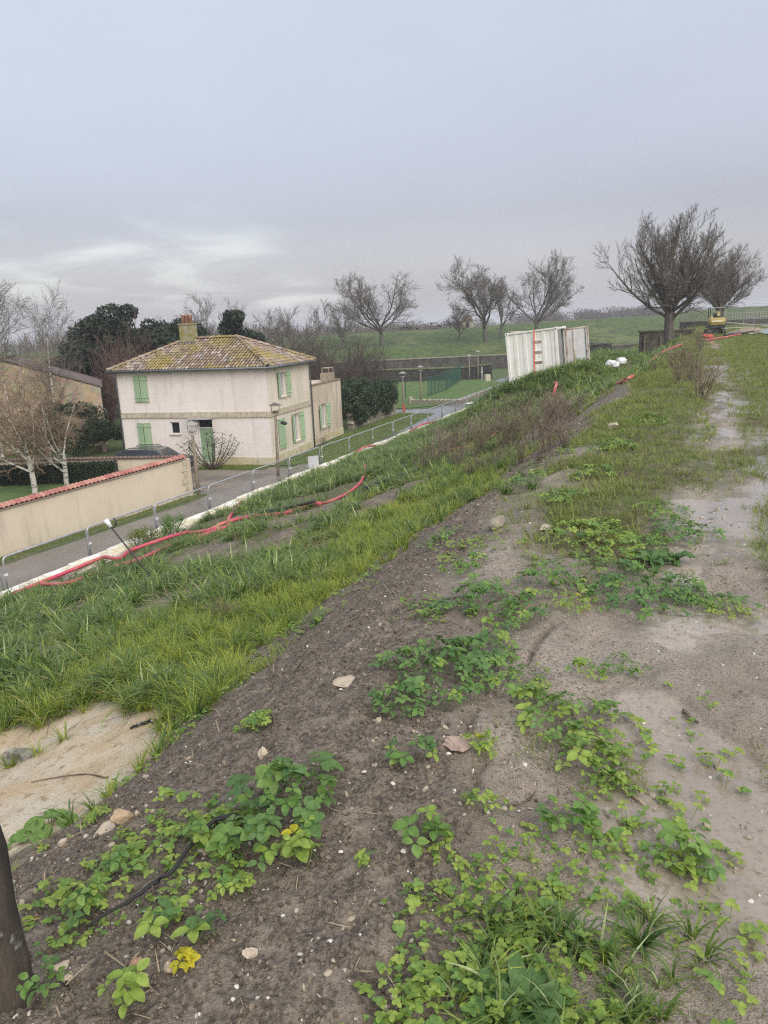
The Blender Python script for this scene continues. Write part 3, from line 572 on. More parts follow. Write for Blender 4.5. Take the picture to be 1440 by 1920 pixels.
def shutter(parent, fr, hx, side, z0, z1, wdt, ang, name='shutter', m=None):
    """leaf hinged at hx; side=-1 leaf closes towards +x; ang 0 closed over the opening, 180 folded flat on the wall"""
    b = MB(); nb_ = 5; d = 1 if side < 0 else -1
    ca, sa = math.cos(R(ang)), math.sin(R(ang))
    g_ = lambda x, o_, z: fr(hx+d*(x*ca)-d*(o_*sa), .035+x*sa+o_*ca, z)
    for i in range(nb_): fbox(b, g_, wdt*i/nb_+.004, 0, z0, wdt*(i+1)/nb_-.004, .032, z1)
    o = b.build(name, m or SHUT, parent)
    for z in (z0+.18, z1-.26):
        for a_, b__ in ((-.026, -.001), (.033, .056)): bt = MB(); fbox(bt, g_, -.03, a_, z+.01, wdt-.02, b__, z+.075); bt.build('batten', m or SHUT, o)
    return o
fh = [(1.15, 3.62, 1.95, 5.0), (1.05, .98, 1.85, 2.34), (3.15, 1.72, 3.75, 2.42), (4.88, .05, 5.83, 2.52)]
sh = [(1.72, 3.55, 2.52, 4.9), (1.02, .75, 1.82, 2.35), (3.30, .78, 4.10, 2.40)]
wl = MB(); holed(wl, HW, HH, fh, .24, fF)
wl.add([(-HW, 0, 0), (-HW, HD, 0), (-HW, HD, HH), (-HW, 0, HH)], ((3, 2, 1, 0),)); wl.add([(0, HD, 0), (-HW, HD, 0), (-HW, HD, HH), (0, HD, HH)], ((0, 1, 2, 3),))
wl.build('front_wall', PLA, h)['label'] = 'pinkish white plaster front wall with the door'
ws = MB(); holed(ws, HD, HH, sh, .24, fS); ws.build('side_wall', CRM, h)['label'] = 'cream plaster side wall facing the road'
inn = MB(); inn.box((-HW+.3, .3, .05), (-.3, HD-.3, HH-.1)); inn.build('dark_room_backing', simple('dim_interior', (.12, .11, .10), (.08, .08, .07), 2, .9, 0), h)  # closed dark box behind the panes; room darkness put into its colour
for i, hl in enumerate(fh[:2]):
    window(h, fF, hl)
    shutter(h, fF, hl[0]-.02, -1, hl[1]-.02, hl[3]+.04, .41, 10 if i == 0 else 12); shutter(h, fF, hl[2]+.02, 1, hl[1]-.02, hl[3]+.04, .43, 3)
window(h, fF, fh[2], .14, False)
for i, hl in enumerate(sh):
    wn_ = window(h, fS, hl, .2, True, i in (0, 2))
    if i == 1: shutter(h, fS, hl[0]-.02, -1, hl[1]-.02, hl[3]+.05, .84, 2)
    else:
        shutter(h, fS, hl[0]-.02, -1, hl[1]-.02, hl[3]+.05, .42, 166); shutter(h, fS, hl[2]+.02, 1, hl[1]-.02, hl[3]+.05, .42, 163)
dx0, dz0, dx1, dz1 = fh[3]
dr = MB(); fbox(dr, fF, dx0+.05, -.2, .06, dx1-.05, -.15, 2.02); do = dr.build('door', SHUTD, h)
pn = MB()
for z0, z1 in ((.12, .40), (.46, .98), (1.10, 1.16), (1.22, 1.94)): fbox(pn, fF, dx0+.14, -.149, z0, dx1-.14, -.128, z1)
pn.build('panel', SHUTD, do, bevel=.008)
kb = MB(); p_ = fF((dx0+dx1)/2, -.10, 1.05); kb.tube([p_+Vector((0, .03, 0)), p_], .035, 10); kb.build('knob', IRON, do)
df = MB(); fbox(df, fF, dx0+.002, -.21, .05, dx0+.055, -.12, dz1-.002); fbox(df, fF, dx1-.055, -.21, .05, dx1-.002, -.12, dz1-.002); fbox(df, fF, dx0+.056, -.21, 2.03, dx1-.056, -.12, 2.09); df.build('door_frame', WFR, h)
tr = MB(); fbox(tr, fF, dx0+.056, -.2, 2.092, dx1-.056, -.18, dz1-.02); to = tr.build('transom_pane', GL, h)
gr = MB()
for a in (-1, 0, 1): cx_ = (dx0+dx1)/2; gr.tube([fF(cx_, -.15, 2.10), fF(cx_+a*.3, -.15, dz1-.03)], .012, 6)
gr.build('grille', IRON, to)
stp = MB(); fbox(stp, fF, dx0-.15, 0.002, 0, dx1+.15, .42, .14); stp.build('door_step', BAND, h, bevel=.02)
aw = MB(); fbox(aw, fF, dx0-.45, .0, 2.60, dx1+.1, .55, 2.63); aw.build('door_canopy', simple('dull_sheet', (.45, .46, .48), (.36, .37, .39), 4, .4, .05), h)
bandz = (2.70, 2.96)
x = 0.0
while x < HW-.05:
    e_ = min(x+rnd.uniform(.75, .95), HW+.0); b = MB(); fbox(b, fF, x+.006, .003, bandz[0], e_-.006, .045+rnd.uniform(0, .008), bandz[1]); b.build('band_stone', BAND, h, bevel=.006); x = e_
x = .0
while x < HD-.05:
    e_ = min(x+rnd.uniform(.8, 1.0), HD); b = MB(); fbox(b, fS, x+.006, .003, bandz[0], e_-.006, .045+rnd.uniform(0, .008), bandz[1]); b.build('band_stone', BAND, h, bevel=.006); x = e_
b = MB(); fbox(b, fF, -.02, .004, bandz[0]-.05, HW, .07, bandz[0]-.004); fbox(b, fS, -.07, .004, bandz[0]-.05, HD, .07, bandz[0]-.004); b.build('band_moulding', BAND, h)
b = MB(); fbox(b, fF, 0, .004, 0, dx0-.02, .035, .42); fbox(b, fF, dx1+.02, .004, 0, HW+.034, .035, .42); fbox(b, fS, 0, .004, 0, HD, .034, .42); b.build('plinth', PLIN, h)
# roof: hip, canal tiles
OV, RP = .32, .46
ez = HH+.02; rise = (HD/2+OV)*RP
x0r, x1r, y0r, y1r = -HW-OV, OV, -OV, HD+OV
ry = (y0r+y1r)/2; run = ry-y0r; rx0, rx1 = x0r+run, x1r-run*1.0
A_, B_, C_, D_ = (x0r, y0r, ez), (x1r, y0r, ez), (x1r, y1r, ez), (x0r, y1r, ez)
E_, F_ = (rx0, ry, ez+rise), (rx1, ry, ez+rise)
rf = MB(); rf.add([A_, B_, C_, D_, E_, F_], ((0, 1, 5, 4), (1, 2, 5), (2, 3, 4, 5), (3, 0, 4), (3, 2, 1, 0)))
ro = rf.build('roof', simple('dark_roof_bed', (.10, .075, .055), (.06, .05, .04), 4), h)
TV, TF, TC = [], [], []
TINTS = [(.36, .30, .27), (.28, .235, .21), (.24, .165, .12), (.30, .215, .155), (.22, .16, .13), (.34, .275, .215), (.19, .14, .12), (.28, .2, .14), (.40, .34, .28)]
def tile(p0, p1, nrm, wd, r_):
    """one half-round cover tile from p0 (top) to p1 (bottom)"""
    d = (p1-p0).normalized(); sd = d.cross(nrm).normalized(); b0 = len(TV); c_ = r_.choice(TINTS); f = r_.uniform(.8, 1.2); n_ = 5
    for p_, w_, li in ((p0, wd*.42, .0), (p1, wd*.5, .022)):
        for j in range(n_+1):
            a = math.pi*j/n_; q_ = p_+sd*(w_*math.cos(a))+nrm*(li+w_*.9*math.sin(a)); TV.append(tuple(q_)); TC.append((c_[0]*f, c_[1]*f, c_[2]*f, 1))
    for j in range(n_): TF.append((b0+j, b0+j+1, b0+n_+2+j, b0+n_+1+j))
def tile_plane(poly, e0, e1, apex_dir_pt):
    """cover a roof plane: e0-e1 eave, poly = full outline"""
    e0, e1 = Vector(e0), Vector(e1); u = (e1-e0).normalized(); P = [Vector(p_) for p_ in poly]
    n_ = (P[1]-P[0]).cross(P[2]-P[0]).normalized()
    if n_.z < 0: n_ = -n_
    v = n_.cross(u); v = v if v.z > 0 else -v
    P2 = [((p_-e0).dot(u), (p_-e0).dot(v)) for p_ in P]
    Lw = (e1-e0).length; top = max(p_[1] for p_ in P2); wd, ex = .205, .335
    def inside(a, b):
        c_ = False; n2 = len(P2)
        for i in range(n2):
            (ax, ay), (bx, by) = P2[i], P2[(i+1) % n2]
            if (ay > b) != (by > b) and a < (bx-ax)*(b-ay)/(by-ay)+ax: c_ = not c_
        return c_
    for i in range(int(Lw/wd)+1):
        for j in range(int(top/ex)+1):
            a, b = (i+.5)*wd, (j+.5)*ex
            if not inside(a, min(b, top-.02)): continue
            jx = rnd.uniform(-.012, .012); dz_ = rnd.uniform(0, .014)
            tile(e0+u*(a+jx)+v*min(b+ex*.62, top+.05)+n_*(.012+dz_), e0+u*(a+jx)+v*(b-ex*.5-.02)+n_*(.012+dz_), n_, wd*.72, rnd)
tile_plane((A_, B_, F_, E_), A_, B_, 0); tile_plane((B_, C_, F_), B_, C_, 0); tile_plane((D_, A_, E_), D_, A_, 0); tile_plane((C_, D_, E_, F_), C_, D_, 0)
for a, b in ((E_, F_), (F_, B_), (F_, C_), (E_, A_), (E_, D_)):
    a, b = Vector(a), Vector(b); n_ = max(1, int((b-a).length/.36))
    for k in range(n_): tile(a.lerp(b, k/n_)+Vector((0, 0, .07)), a.lerp(b, (k+1.1)/n_)+Vector((0, 0, .07)), Vector((0, 0, 1)), .27, rnd)
tm = bpy.data.meshes.new('roof_tiles'); tm.from_pydata(TV, [], TF); tm.materials.append(TIL); vcol(tm, 'tint', TC)
tag(link('roof_tiles', tm, ro), kind='stuff')
gt = MB()
for a, b in (((x0r-.02, y0r-.05, ez-.02), (x1r+.05, y0r-.05, ez-.02)), ((x1r+.05, y0r-.05, ez-.02), (x1r+.05, y1r+.02, ez-.02))): gt.tube([a, b], .07, 8)
gt.build('gutter', ZINC, h, smooth=True)
so_ = MB(); so_.box((x0r+.04, y0r+.04, ez-.10), (x1r-.04, y1r-.04, ez-.022)); so_.build('soffit', simple('pale_soffit', (.5, .44, .38), (.42, .37, .32), 4), h)
for nm, xx, yy in (('downpipe', .09, HD-.06), ('downpipe', -HW-.02, -.09)):
    d = MB(); d.tube([(x1r if xx > 0 else xx, yy if xx > 0 else y0r, ez-.06), (xx, yy, ez-.45), (xx, yy, .05)], .05, 8); d.build(nm, ZINC, h, smooth=True)
ch = MB(); cxh, cyh = -6.15, ry-.15
ch.box((cxh-.42, cyh-.32, ez+rise-.6), (cxh+.42, cyh+.32, ez+rise+.85)); ch.box((cxh-.46, cyh-.36, ez+rise+.852), (cxh+.46, cyh+.36, ez+rise+.94))
MOSS = Mt('mossy_chimney'); a1 = MOSS.noise(3, 6, .7); MOSS.color(MOSS.mix(MOSS.rng(a1, .38, .6), (.33, .30, .22), (.24, .22, .07))).rough(.95).bump(MOSS.noise(25, 4), .5, .03); MOSS = MOSS.m
co_ = ch.build('chimney', MOSS, ro, bevel=.02)
fl_ = MB(); fl_.box((cxh-.46, cyh-.44, ez+rise-.42), (cxh+.46, cyh-.323, ez+rise-.12)); fl_.build('flashing', ZINC, co_)
for k in range(3):
    cp = MB(); cp.lathe([(.12, 0), (.11, .42), (.13, .44), (.12, .5)], 10, c=(cxh-.26+.24*k, cyh, ez+rise+.941)); cp.build('chimney_pot', simple('terracotta_pot', (.35, .17, .12), (.42, .27, .2), 5), co_, smooth=True)
# annex
ANL, ANH = 5.7, 3.75
an = empty('annex', (-6.0, 40.68, 0), -R(17)); tag(an, 'single-storey stained plaster annex with flat parapet against the house', 'house')
fA = lambda y, o_, z: Vector((-.06+o_, HD+.01+y, z))
ah = [(1.75, .95, 2.65, 2.45)]
wa = MB(); holed(wa, ANL, ANH, ah, .22, fA); b_ = HD+.01
wa.add([(-.06, b_, 0), (-.06, b_+ANL, 0), (-4.2, b_+ANL, 0), (-4.2, b_, 0), (-.06, b_, ANH), (-.06, b_+ANL, ANH), (-4.2, b_+ANL, ANH), (-4.2, b_, ANH)], ((1, 2, 6, 5), (2, 3, 7, 6), (3, 0, 4, 7), (4, 5, 6, 7)))
wa.build('wall', STN, an); window(an, fA, ah[0], .18, True, True)
shutter(an, fA, ah[0][0]-.02, -1, ah[0][1]-.02, ah[0][3]+.03, .45, 168); shutter(an, fA, ah[0][2]+.02, 1, ah[0][1]-.02, ah[0][3]+.03, .45, 166)
pc_ = MB(); fbox(pc_, fA, .0, -.3, ANH+.002, ANL+.03, .05, ANH+.07); pc_.build('parapet_cap', simple('rusty_cap', (.30, .20, .14), (.2, .14, .1), 3), an)
ac = MB(); fbox(ac, fA, 3.9, -.75, ANH+.075, 4.9, -.1, ANH+.55); fbox(ac, fA, 3.95, -.7, ANH+.86, 4.85, -.12, ANH+.9)
for yy in (3.98, 4.78):
    for oo in (-.66, -.2): fbox(ac, fA, yy, oo, ANH+.55, yy+.05, oo+.05, ANH+.86)
ac.build('chimney', simple('old_render', (.38, .30, .22), (.26, .22, .18), 5), an)
b = MB(); fbox(b, fA, 0, .004, 0, ANL, .035, .45); b.build('plinth', PLIN, an)
# ================================================================== garden wall with red tile coping
WALLC = Mt('cream_garden_render'); a1, a2 = WALLC.noise(.5, 6, .6), WALLC.noise(1.0, 6, .7, scale3=(2.5, 2.5, .3))
pc = WALLC.mix(WALLC.rng(a1, .35, .65), (.66, .57, .445), (.60, .505, .385)); pc = WALLC.mix(WALLC.rng(a2, .50, .74, 0, .45), pc, (.33, .29, .23)); WALLC.color(pc).rough(.9).bump(WALLC.noise(25, 4), .15, .01); WALLC = WALLC.m
REDT = Mt('red_coping_tile'); REDT.color(REDT.mix(REDT.orand(), (.34, .125, .10), (.46, .24, .18))).rough(.75).bump(REDT.noise(25, 4), .3, .01); REDT = REDT.m
wa0, wa1 = Vector((-16.6, 18.6, 0)), Vector((-9.02, 33.55, 0)); wdv = wa1-wa0; wL = wdv.length; wrz = math.atan2(wdv.y, wdv.x)
gw = empty('garden_wall', wa0, wrz); tag(gw, 'cream plastered garden wall with a red tile coping along the road', 'wall')
def wtop(x): return 1.56+.20*x/wL
b = MB(); b.add([(0, -.13, -.1), (wL, -.13, -.1), (wL, .13, -.1), (0, .13, -.1), (0, -.13, wtop(0)), (wL, -.13, wtop(wL)), (wL, .13, wtop(wL)), (0, .13, wtop(0))], ((0, 3, 2, 1), (4, 5, 6, 7), (0, 1, 5, 4), (1, 2, 6, 5), (2, 3, 7, 6), (3, 0, 4, 7)))
b.build('wall', WALLC, gw)
tl = MB()
for sgn in (-1, 1):
    n_ = 6
    for (y0_, z0_), (y1_, z1_) in (((0, .10), (sgn*.24, .0)),):
        vs = []
        for i, (yy, zz) in enumerate(((y0_, z0_), (y1_, z1_))):
            for j in range(n_+1):
                a = math.pi*j/n_; vs.append((.112*math.cos(a), yy, zz+.075*math.sin(a)))
        fs = [(j, j+1, n_+2+j, n_+1+j) for j in range(n_)]
        tl.add(vs, fs)
        vs2 = [(v[0]*.86, v[1], v[2]-.016) for v in vs]; tl.add(vs2, [f[::-1] for f in fs])
        tl.add([vs[n_+1+j] for j in range(n_+1)]+[vs2[n_+1+j] for j in range(n_+1)], [(j, j+1, n_+2+j, n_+1+j) for j in range(n_)])
tlm = tl.mesh('coping_tile', REDT)
x = .1
while x < wL+.05:
    link('coping_tile', tlm, gw, (x, rnd.uniform(-.008, .008), wtop(x)+.01+rnd.uniform(0, .008)), (rnd.uniform(-.02, .02), -.012, rnd.uniform(-.03, .03))); x += .205
b = MB(); b.box((0, -.2, 1.50), (wL, .2, 1.54), mat=Matrix.Translation((0, 0, .02)) @ Matrix.Rotation(-math.atan(.20/wL), 4, 'Y')); b.build('coping_bed', simple('mortar_bed', (.36, .30, .24), (.28, .23, .18), 6), gw)
for k in range(6):
    w_ = .34 if k % 2 == 0 else .22; q_ = MB(); q_.box((wL-w_, -.165, .02+k*.285), (wL+.03, .165, .02+k*.285+.272)); q_.build('quoin', BAND, gw, bevel=.012)
b = MB(); b.box((wL+.032, -.2, -.05), (wL+.26, .22, 1.72)); b.build('pillar', WALLC, gw, bevel=.01)
# garden behind: lawn, clipped hedge, tiled back wall
M = Mt('short_lawn'); a1 = M.noise(1.2, 5); M.color(M.mix(M.rng(a1, .35, .65), (.060, .115, .022), (.10, .155, .035))).rough(.9).bump(M.noise(40, 4), .6, .03); LAWN = M.m
b = MB(); b.prism([(-16.3, 19.9), (-9.5, 33.3), (-10.6, 36.4), (-32, 40.6), (-40, 20)], -.01, .4); tag(b.build('garden_lawn', LAWN), 'raised green garden lawn behind the plastered wall', kind='structure')
def leafcloud(name, centres, n, size, mat, rg, shell=.55, flat=1.0, parent=None, normal_up=.3):
    """crown made of thousands of leaf-sized faces spread through clumps; centres = (x,y,z,rx,ry,rz)"""
    r_ = np.random.default_rng(rg); C_ = np.array(centres, float); vol = C_[:, 3]*C_[:, 4]*C_[:, 5]; pr = vol**.75; pr /= pr.sum()
    k_ = r_.choice(len(C_), n, p=pr); d = r_.normal(size=(n, 3)); d /= np.linalg.norm(d, axis=1)[:, None]
    rad = shell+(1.05-shell)*r_.random(n)**.6; p = C_[k_, :3]+d*rad[:, None]*C_[k_, 3:6]
    nn = d+r_.normal(size=(n, 3))*.7; nn[:, 2] += normal_up; nn /= np.linalg.norm(nn, axis=1)[:, None]
    a = np.cross(nn, r_.normal(size=(n, 3))); a /= np.linalg.norm(a, axis=1)[:, None]; b_ = np.cross(nn, a)
    L_ = size*(.6+.8*r_.random(n))[:, None]; W_ = L_*.5*flat
    v = np.stack([p-a*L_*.5, p+b_*W_*.5+nn*L_*.08, p+a*L_*.6, p-b_*W_*.5+nn*L_*.08], 1).reshape(-1, 3)
    return np_mesh(name, v, np.arange(4*n).reshape(-1, 4), mat)
EVG = leafy('dark_evergreen_leaf', (.012, .022, .013), (.030, .046, .022), rough=.55, trans=.15, per='n', sc_=1.2)
HDG = leafy('dark_hedge_leaf', (.014, .026, .010), (.030, .045, .018), rough=.6, trans=.15, per='n', sc_=1.5)
IVY = leafy('ivy_leaf', (.022, .042, .018), (.048, .075, .030), rough=.4, trans=.15, per='n', sc_=1.5)
hv0, hv1 = Vector((-21.5, 36.2, .4)), Vector((-13.0, 36.1, .4)); hd = hv1-hv0
hg = empty('clipped_hedge', hv0, math.atan2(hd.y, hd.x)); tag(hg, 'long dark clipped hedge behind the birches on the lawn', 'hedge')
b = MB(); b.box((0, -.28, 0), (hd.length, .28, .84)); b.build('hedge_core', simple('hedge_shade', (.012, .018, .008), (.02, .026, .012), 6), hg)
r_ = np.random.default_rng(5); n = 9000; p = np.stack([r_.random(n)*hd.length, r_.uniform(-.36, .36, n), r_.random(n)*.92], 1); f_ = r_.integers(0, 3, n)
p[f_ < 2, 1] = -.3-.08*r_.random((f_ < 2).sum()); p[f_ == 2, 2] = .86+.08*r_.random((f_ == 2).sum())
d = r_.normal(size=(n, 3)); d /= np.linalg.norm(d, axis=1)[:, None]; e_ = np.cross(d, r_.normal(size=(n, 3))); e_ /= np.linalg.norm(e_, axis=1)[:, None]
v = np.stack([p-d*.05, p+e_*.03, p+d*.05, p-e_*.03], 1).reshape(-1, 3); link('foliage', np_mesh('foliage', v, np.arange(4*n).reshape(-1, 4), HDG), hg)
bw0, bw1 = Vector((-23, 38.6, 0)), Vector((-9.75, 36.75, 0)); bd_ = bw1-bw0
b2 = empty('back_garden_wall', bw0, math.atan2(bd_.y, bd_.x)); tag(b2, 'pale garden wall with dark scalloped tiles behind the clipped hedge', 'wall')
b = MB(); b.box((0, -.1, -.1), (bd_.length, .1, 1.26)); b.build('wall', WALLC, b2)
tb = MB(); x = .1
while x < bd_.length:
    vs = []
    for yy, zz in ((-.2, 1.27), (.0, 1.34), (.2, 1.27)):
        for j in range(6): a = math.pi*j/5; vs.append((x+.11*math.cos(a), yy, zz+.07*math.sin(a)))
    tb.add(vs, [(r0*6+j, r0*6+j+1, r0*6+j+7, r0*6+j+6) for r0 in (0, 1) for j in range(5)]); x += .22
o = tb.build('tile_coping', simple('dark_brown_tile', (.12, .075, .06), (.2, .13, .1), 8), b2); tag(o, kind='stuff')
b = MB(); b.box((0, -.16, 1.262), (bd_.length, .16, 1.285)); b.build('coping_bed', MATS['mortar_bed'], b2)
# parked car behind that wall
CARP = Mt('dark_car_paint'); CARP.color((.035, .042, .05)).rough(.25); CARP.b.inputs['Coat Weight'].default_value = .6; CARP = CARP.m
car = empty('parked_car', (-12.25, 39.3, 0), math.atan2(bd_.y, bd_.x)); tag(car, 'dark estate car with roof rails parked behind the tiled wall', 'car')
prof = [(-2.2, .35), (-2.2, .85), (-2.05, .98), (-1.75, 1.12), (-1.35, 1.40), (-.9, 1.475), (.2, 1.48), (.75, 1.38), (1.25, 1.0), (2.0, .86), (2.2, .65), (2.2, .35)]
b = MB(); n_ = len(prof); vs = []
for yy, inset in ((-.88, 0), (-.80, 1), (.80, 1), (.88, 0)):
    for x_, z_ in prof: k_ = max(0, z_-.9)*.32 if not inset else max(0, z_-.9)*.22; vs.append((x_*(1-.02*inset), yy-math.copysign(k_, yy), z_))
b.add(vs, [tuple(range(n_))[::-1]]+[(r0*n_+i, r0*n_+(i+1) % n_, (r0+1)*n_+(i+1) % n_, (r0+1)*n_+i) for r0 in range(3) for i in range(n_)]+[tuple(3*n_+i for i in range(n_))])
b.build('body', CARP, car, smooth=False, bevel=.03)
for sgn in (-1, 1):
    wq = MB(); y_ = sgn*.79; s2 = sgn*.012
    wq.add([(-1.25, y_+s2, 1.02), (.95, y_+s2, 1.02), (.62, y_-sgn*.07+s2, 1.36), (-1.05, y_-sgn*.07+s2, 1.38)], ((0, 1, 2, 3),)); wq.build('side_window', GL, car)
    rr = MB(); rr.tube([(-1.0, sgn*.58, 1.47), (-.9, sgn*.58, 1.535), (.3, sgn*.58, 1.535), (.42, sgn*.58, 1.46)], .018, 6); rr.build('roof_rail', IRON, car)
    for x_ in (-1.35, 1.4):
        wh = MB(); wh.tube([(x_, sgn*.70, .32), (x_, sgn*.90, .32)], .32, 18); wo = wh.build('wheel', FOOTM, car); hb = MB(); hb.tube([(x_, sgn*.901, .32), (x_, sgn*.912, .32)], .19, 12); hb.build('rim', WIRE, wo)
# neighbour's gabled house
nb = empty('gabled_house', (-18.9, 51.5, 0), R(20)); tag(nb, 'beige rubble gable end of a neighbouring house behind the birches', 'house')
RUB = Mt('beige_rubble'); vo = RUB.n('ShaderNodeTexVoronoi'); vo.inputs['Scale'].default_value = 3.5; RUB.l(RUB.tc.outputs['Object'], vo.inputs['Vector'])
pc = RUB.mix(RUB.rng(RUB.noise(2, 5), .35, .65), (.50, .41, .28), (.40, .32, .22)); pc = RUB.mix(.25, pc, vo.outputs['Color'], 'MULTIPLY'); RUB.color(pc).rough(.95).bump(vo.outputs['Distance'], .5, .04); RUB = RUB.m
gW, gA, gE = 11.5, 6.0, 3.95
b = MB(); ga = [(-gW, 0, 0), (0, 0, 0), (0, 0, gE), (-gW/2, 0, gA), (-gW, 0, gE)]; b.add(ga+[(x_, 9, z_) for x_, _, z_ in ga], ((0, 1, 2, 3, 4), (9, 8, 7, 6, 5), (1, 6, 7, 2), (4, 9, 5, 0))); b.build('wall', RUB, nb)
b = MB()
for sx in (-1, 1):
    xa, xb = -gW/2, (0.15 if sx > 0 else -gW-.15); za_2, zb = gA+.05, gE+.0
    b.add([(xa, -.06, za_2), (xb, -.06, zb), (xb, 9.2, zb), (xa, 9.2, za_2), (xa, -.06, za_2+.1), (xb, -.06, zb+.1), (xb, 9.2, zb+.1), (xa, 9.2, za_2+.1)], ((0, 3, 2, 1), (4, 5, 6, 7), (0, 1, 5, 4), (1, 2, 6, 5), (2, 3, 7, 6), (3, 0, 4, 7)))
b.build('roof', simple('old_brown_tiles', (.12, .085, .075), (.18, .14, .12), 2.5, .9, .8, 14, .05), nb)
b = MB(); b.tube([(-gW/2, -.06, gA+.15), (-gW/2, 9.2, gA+.15)], .09, 6); b.build('ridge', TIL, nb)
b = MB(); b.box((-.35, -3.2, 0), (-.1, 0-.01, 2.2)); b.build('side_wall', RUB, nb)
# ================================================================== street lamps
POSTM = Mt('weathered_timber_post'); a1 = POSTM.noise(3, 6, .6, scale3=(6, 6, .8)); POSTM.color(POSTM.mix(POSTM.rng(a1, .35, .65), (.17, .135, .095), (.25, .21, .155))).rough(.85).bump(a1, .4, .01); POSTM = POSTM.m
LMET = simple('grey_lamp_metal', (.34, .32, .28), (.25, .24, .21), 6, .5, .1)
LDK = simple('brown_lamp_metal', (.10, .075, .06), (.15, .12, .10), 8, .5, .1)
BULB = simple('frosted_lamp_bowl', (.42, .42, .40), (.36, .36, .35), 4, .3, 0)
REDP = simple('red_marker_paint', (.60, .08, .05), (.5, .07, .05), 4, .6, 0)
def lamp_proto(hgt, dark, extra=None):
    p = MB(); p.tube([(0, 0, -.2), (0, 0, .9), (0, 0, hgt-.62)], [.085, .08, .062], 10)
    y = MB(); ar = [(.0, 0, hgt-.64)]
    for sg_ in (-1, 1): y.tube([(0, 0, hgt-.63), (sg_*.12, 0, hgt-.58), (sg_*.19, 0, hgt-.45), (sg_*.19, 0, hgt-.13)], .016, 6)
    c_ = MB(); c_.lathe([(.33, hgt-.14), (.30, hgt-.12), (.10, hgt-.02), (.03, hgt), (.005, hgt+.05)], 20)
    b_ = MB(); b_.lathe([(.03, hgt-.55), (.12, hgt-.50), (.15, hgt-.43), (.15, hgt-.41)], 14)
    return p, y, c_, b_
def lamp(x, y, hgt, lean, label, dark=True, red=False, sensor=False, rz=0):
    e = empty('street_lamp', (x, y, 0), rot=(lean[0], lean[1], rz)); tag(e, label, 'lamp', 'timber post lamps along the lane')
    p, yk, c_, b_ = lamp_proto(hgt, dark)
    p.build('post', POSTM, e, smooth=True); yk.build('yoke', LDK if dark else LMET, e); c_.build('shade', LDK if dark else LMET, e, smooth=False); b_.build('lamp_bowl', LDK if dark else BULB, e, smooth=True)
    if red: m_ = MB(); m_.tube([(0, 0, .02), (0, 0, .62)], .095, 10); m_.build('red_marking', REDP, e)
    if sensor:
        m_ = MB(); m_.tube([(.05, 0, hgt-.86), (.22, -.03, hgt-.93)], .014, 6); fo = m_.build('bracket', LDK, e)
        m_ = MB(); m_.lathe([(.03, .22), (.07, .18), (.10, .06), (.09, -.06), (.04, -.12)], 12); m_.build('floodlight', IRON, fo, (.36, -.05, hgt-.99), (0, R(105), 0), smooth=True)
    return e
lamp(-5.29, 37.35, 3.72, (0, .03), 'timber post lamp with open brown lantern and floodlight at the house corner', True, sensor=True)
lamp(-8.45, 33.5, 3.42, (0, -.0), 'timber post lamp with wide flat shade beside the garden wall pillar', False)
lamp(2.06, 63.95, 3.38, (0, .0), 'timber post lamp with red painted foot at the lane corner', False, red=True)
lamp(3.92, 69.9, 3.5, (0, .0), 'timber post lamp beside the low stone wall by the lawn', False)
lamp(11.7, 97.0, 3.2, (0, 0), 'timber post lamp just left of the slimmer one near the stone block', False)
lamp(12.9, 97.6, 3.6, (0, 0), 'taller timber post lamp near the stone block at the lane bend', False)
# ================================================================== lawn strips, stone walls and green fence beyond the house
sheet('verge', [(-2.6+.6, 40.4), (-5.3, 40.45), (-5.85, 40.7), (-2.0, 53), (1.6, 63.2), (4.6, 61.6), (2.6, 55.5), (-.5, 47)], .006, LAWN, 'grass verge between house side wall and the lane', True)
sheet('front_verge', [(-9.9, 41.6), (-6.0, 40.45), (-6.3, 39.3), (-10.2, 40.2)], .008, LAWN, 'grass strip in front of the house', True)
sheet('wall_verge', [(-15.4, 20.6), (-8.75, 33.6), (-7.9, 34.0), (-8.4, 32.3), (-14.7, 20.0)], .009, TURF, 'weedy strip at the foot of the garden wall', True)
sheet('far_lawn', [(.5, 66.8), (3.2, 66.8), (10.5, 71), (15, 86), (13.9, 97), (-8, 100), (-10, 75)], .01, LAWN, 'mown lawn below the dark wall', True)
RUBW = Mt('pale_rubble_stone'); RUBW.color(RUBW.mix(RUBW.orand(), (.44, .39, .31), (.30, .27, .22))).rough(.95).bump(RUBW.noise(12, 5), .6, .04); RUBW = RUBW.m
def stone_mesh(seed, dims=(1, 1, 1), rough_=.18, sub=2):
    b = bmesh.new(); bmesh.ops.create_icosphere(b, subdivisions=sub, radius=.5); r_ = random.Random(seed)
    pl = [(Vector((r_.uniform(-1, 1), r_.uniform(-1, 1), r_.uniform(-1, 1))).normalized(), r_.uniform(.27, .42)) for _ in range(9)]
    for v in b.verts:
        for nn, dd in pl:
            e_ = v.co.dot(nn)-dd
            if e_ > 0: v.co -= nn*e_
        v.co *= 1+r_.uniform(-rough_, rough_)*.25
        v.co.x *= dims[0]*1.25; v.co.y *= dims[1]*1.25; v.co.z *= dims[2]*1.25
    m_ = bpy.data.meshes.new('stone'); b.to_mesh(m_); b.free(); return m_
SM = [stone_mesh(k, sub=1) for k in range(6)]
for m_ in SM: m_.materials.append(RUBW)
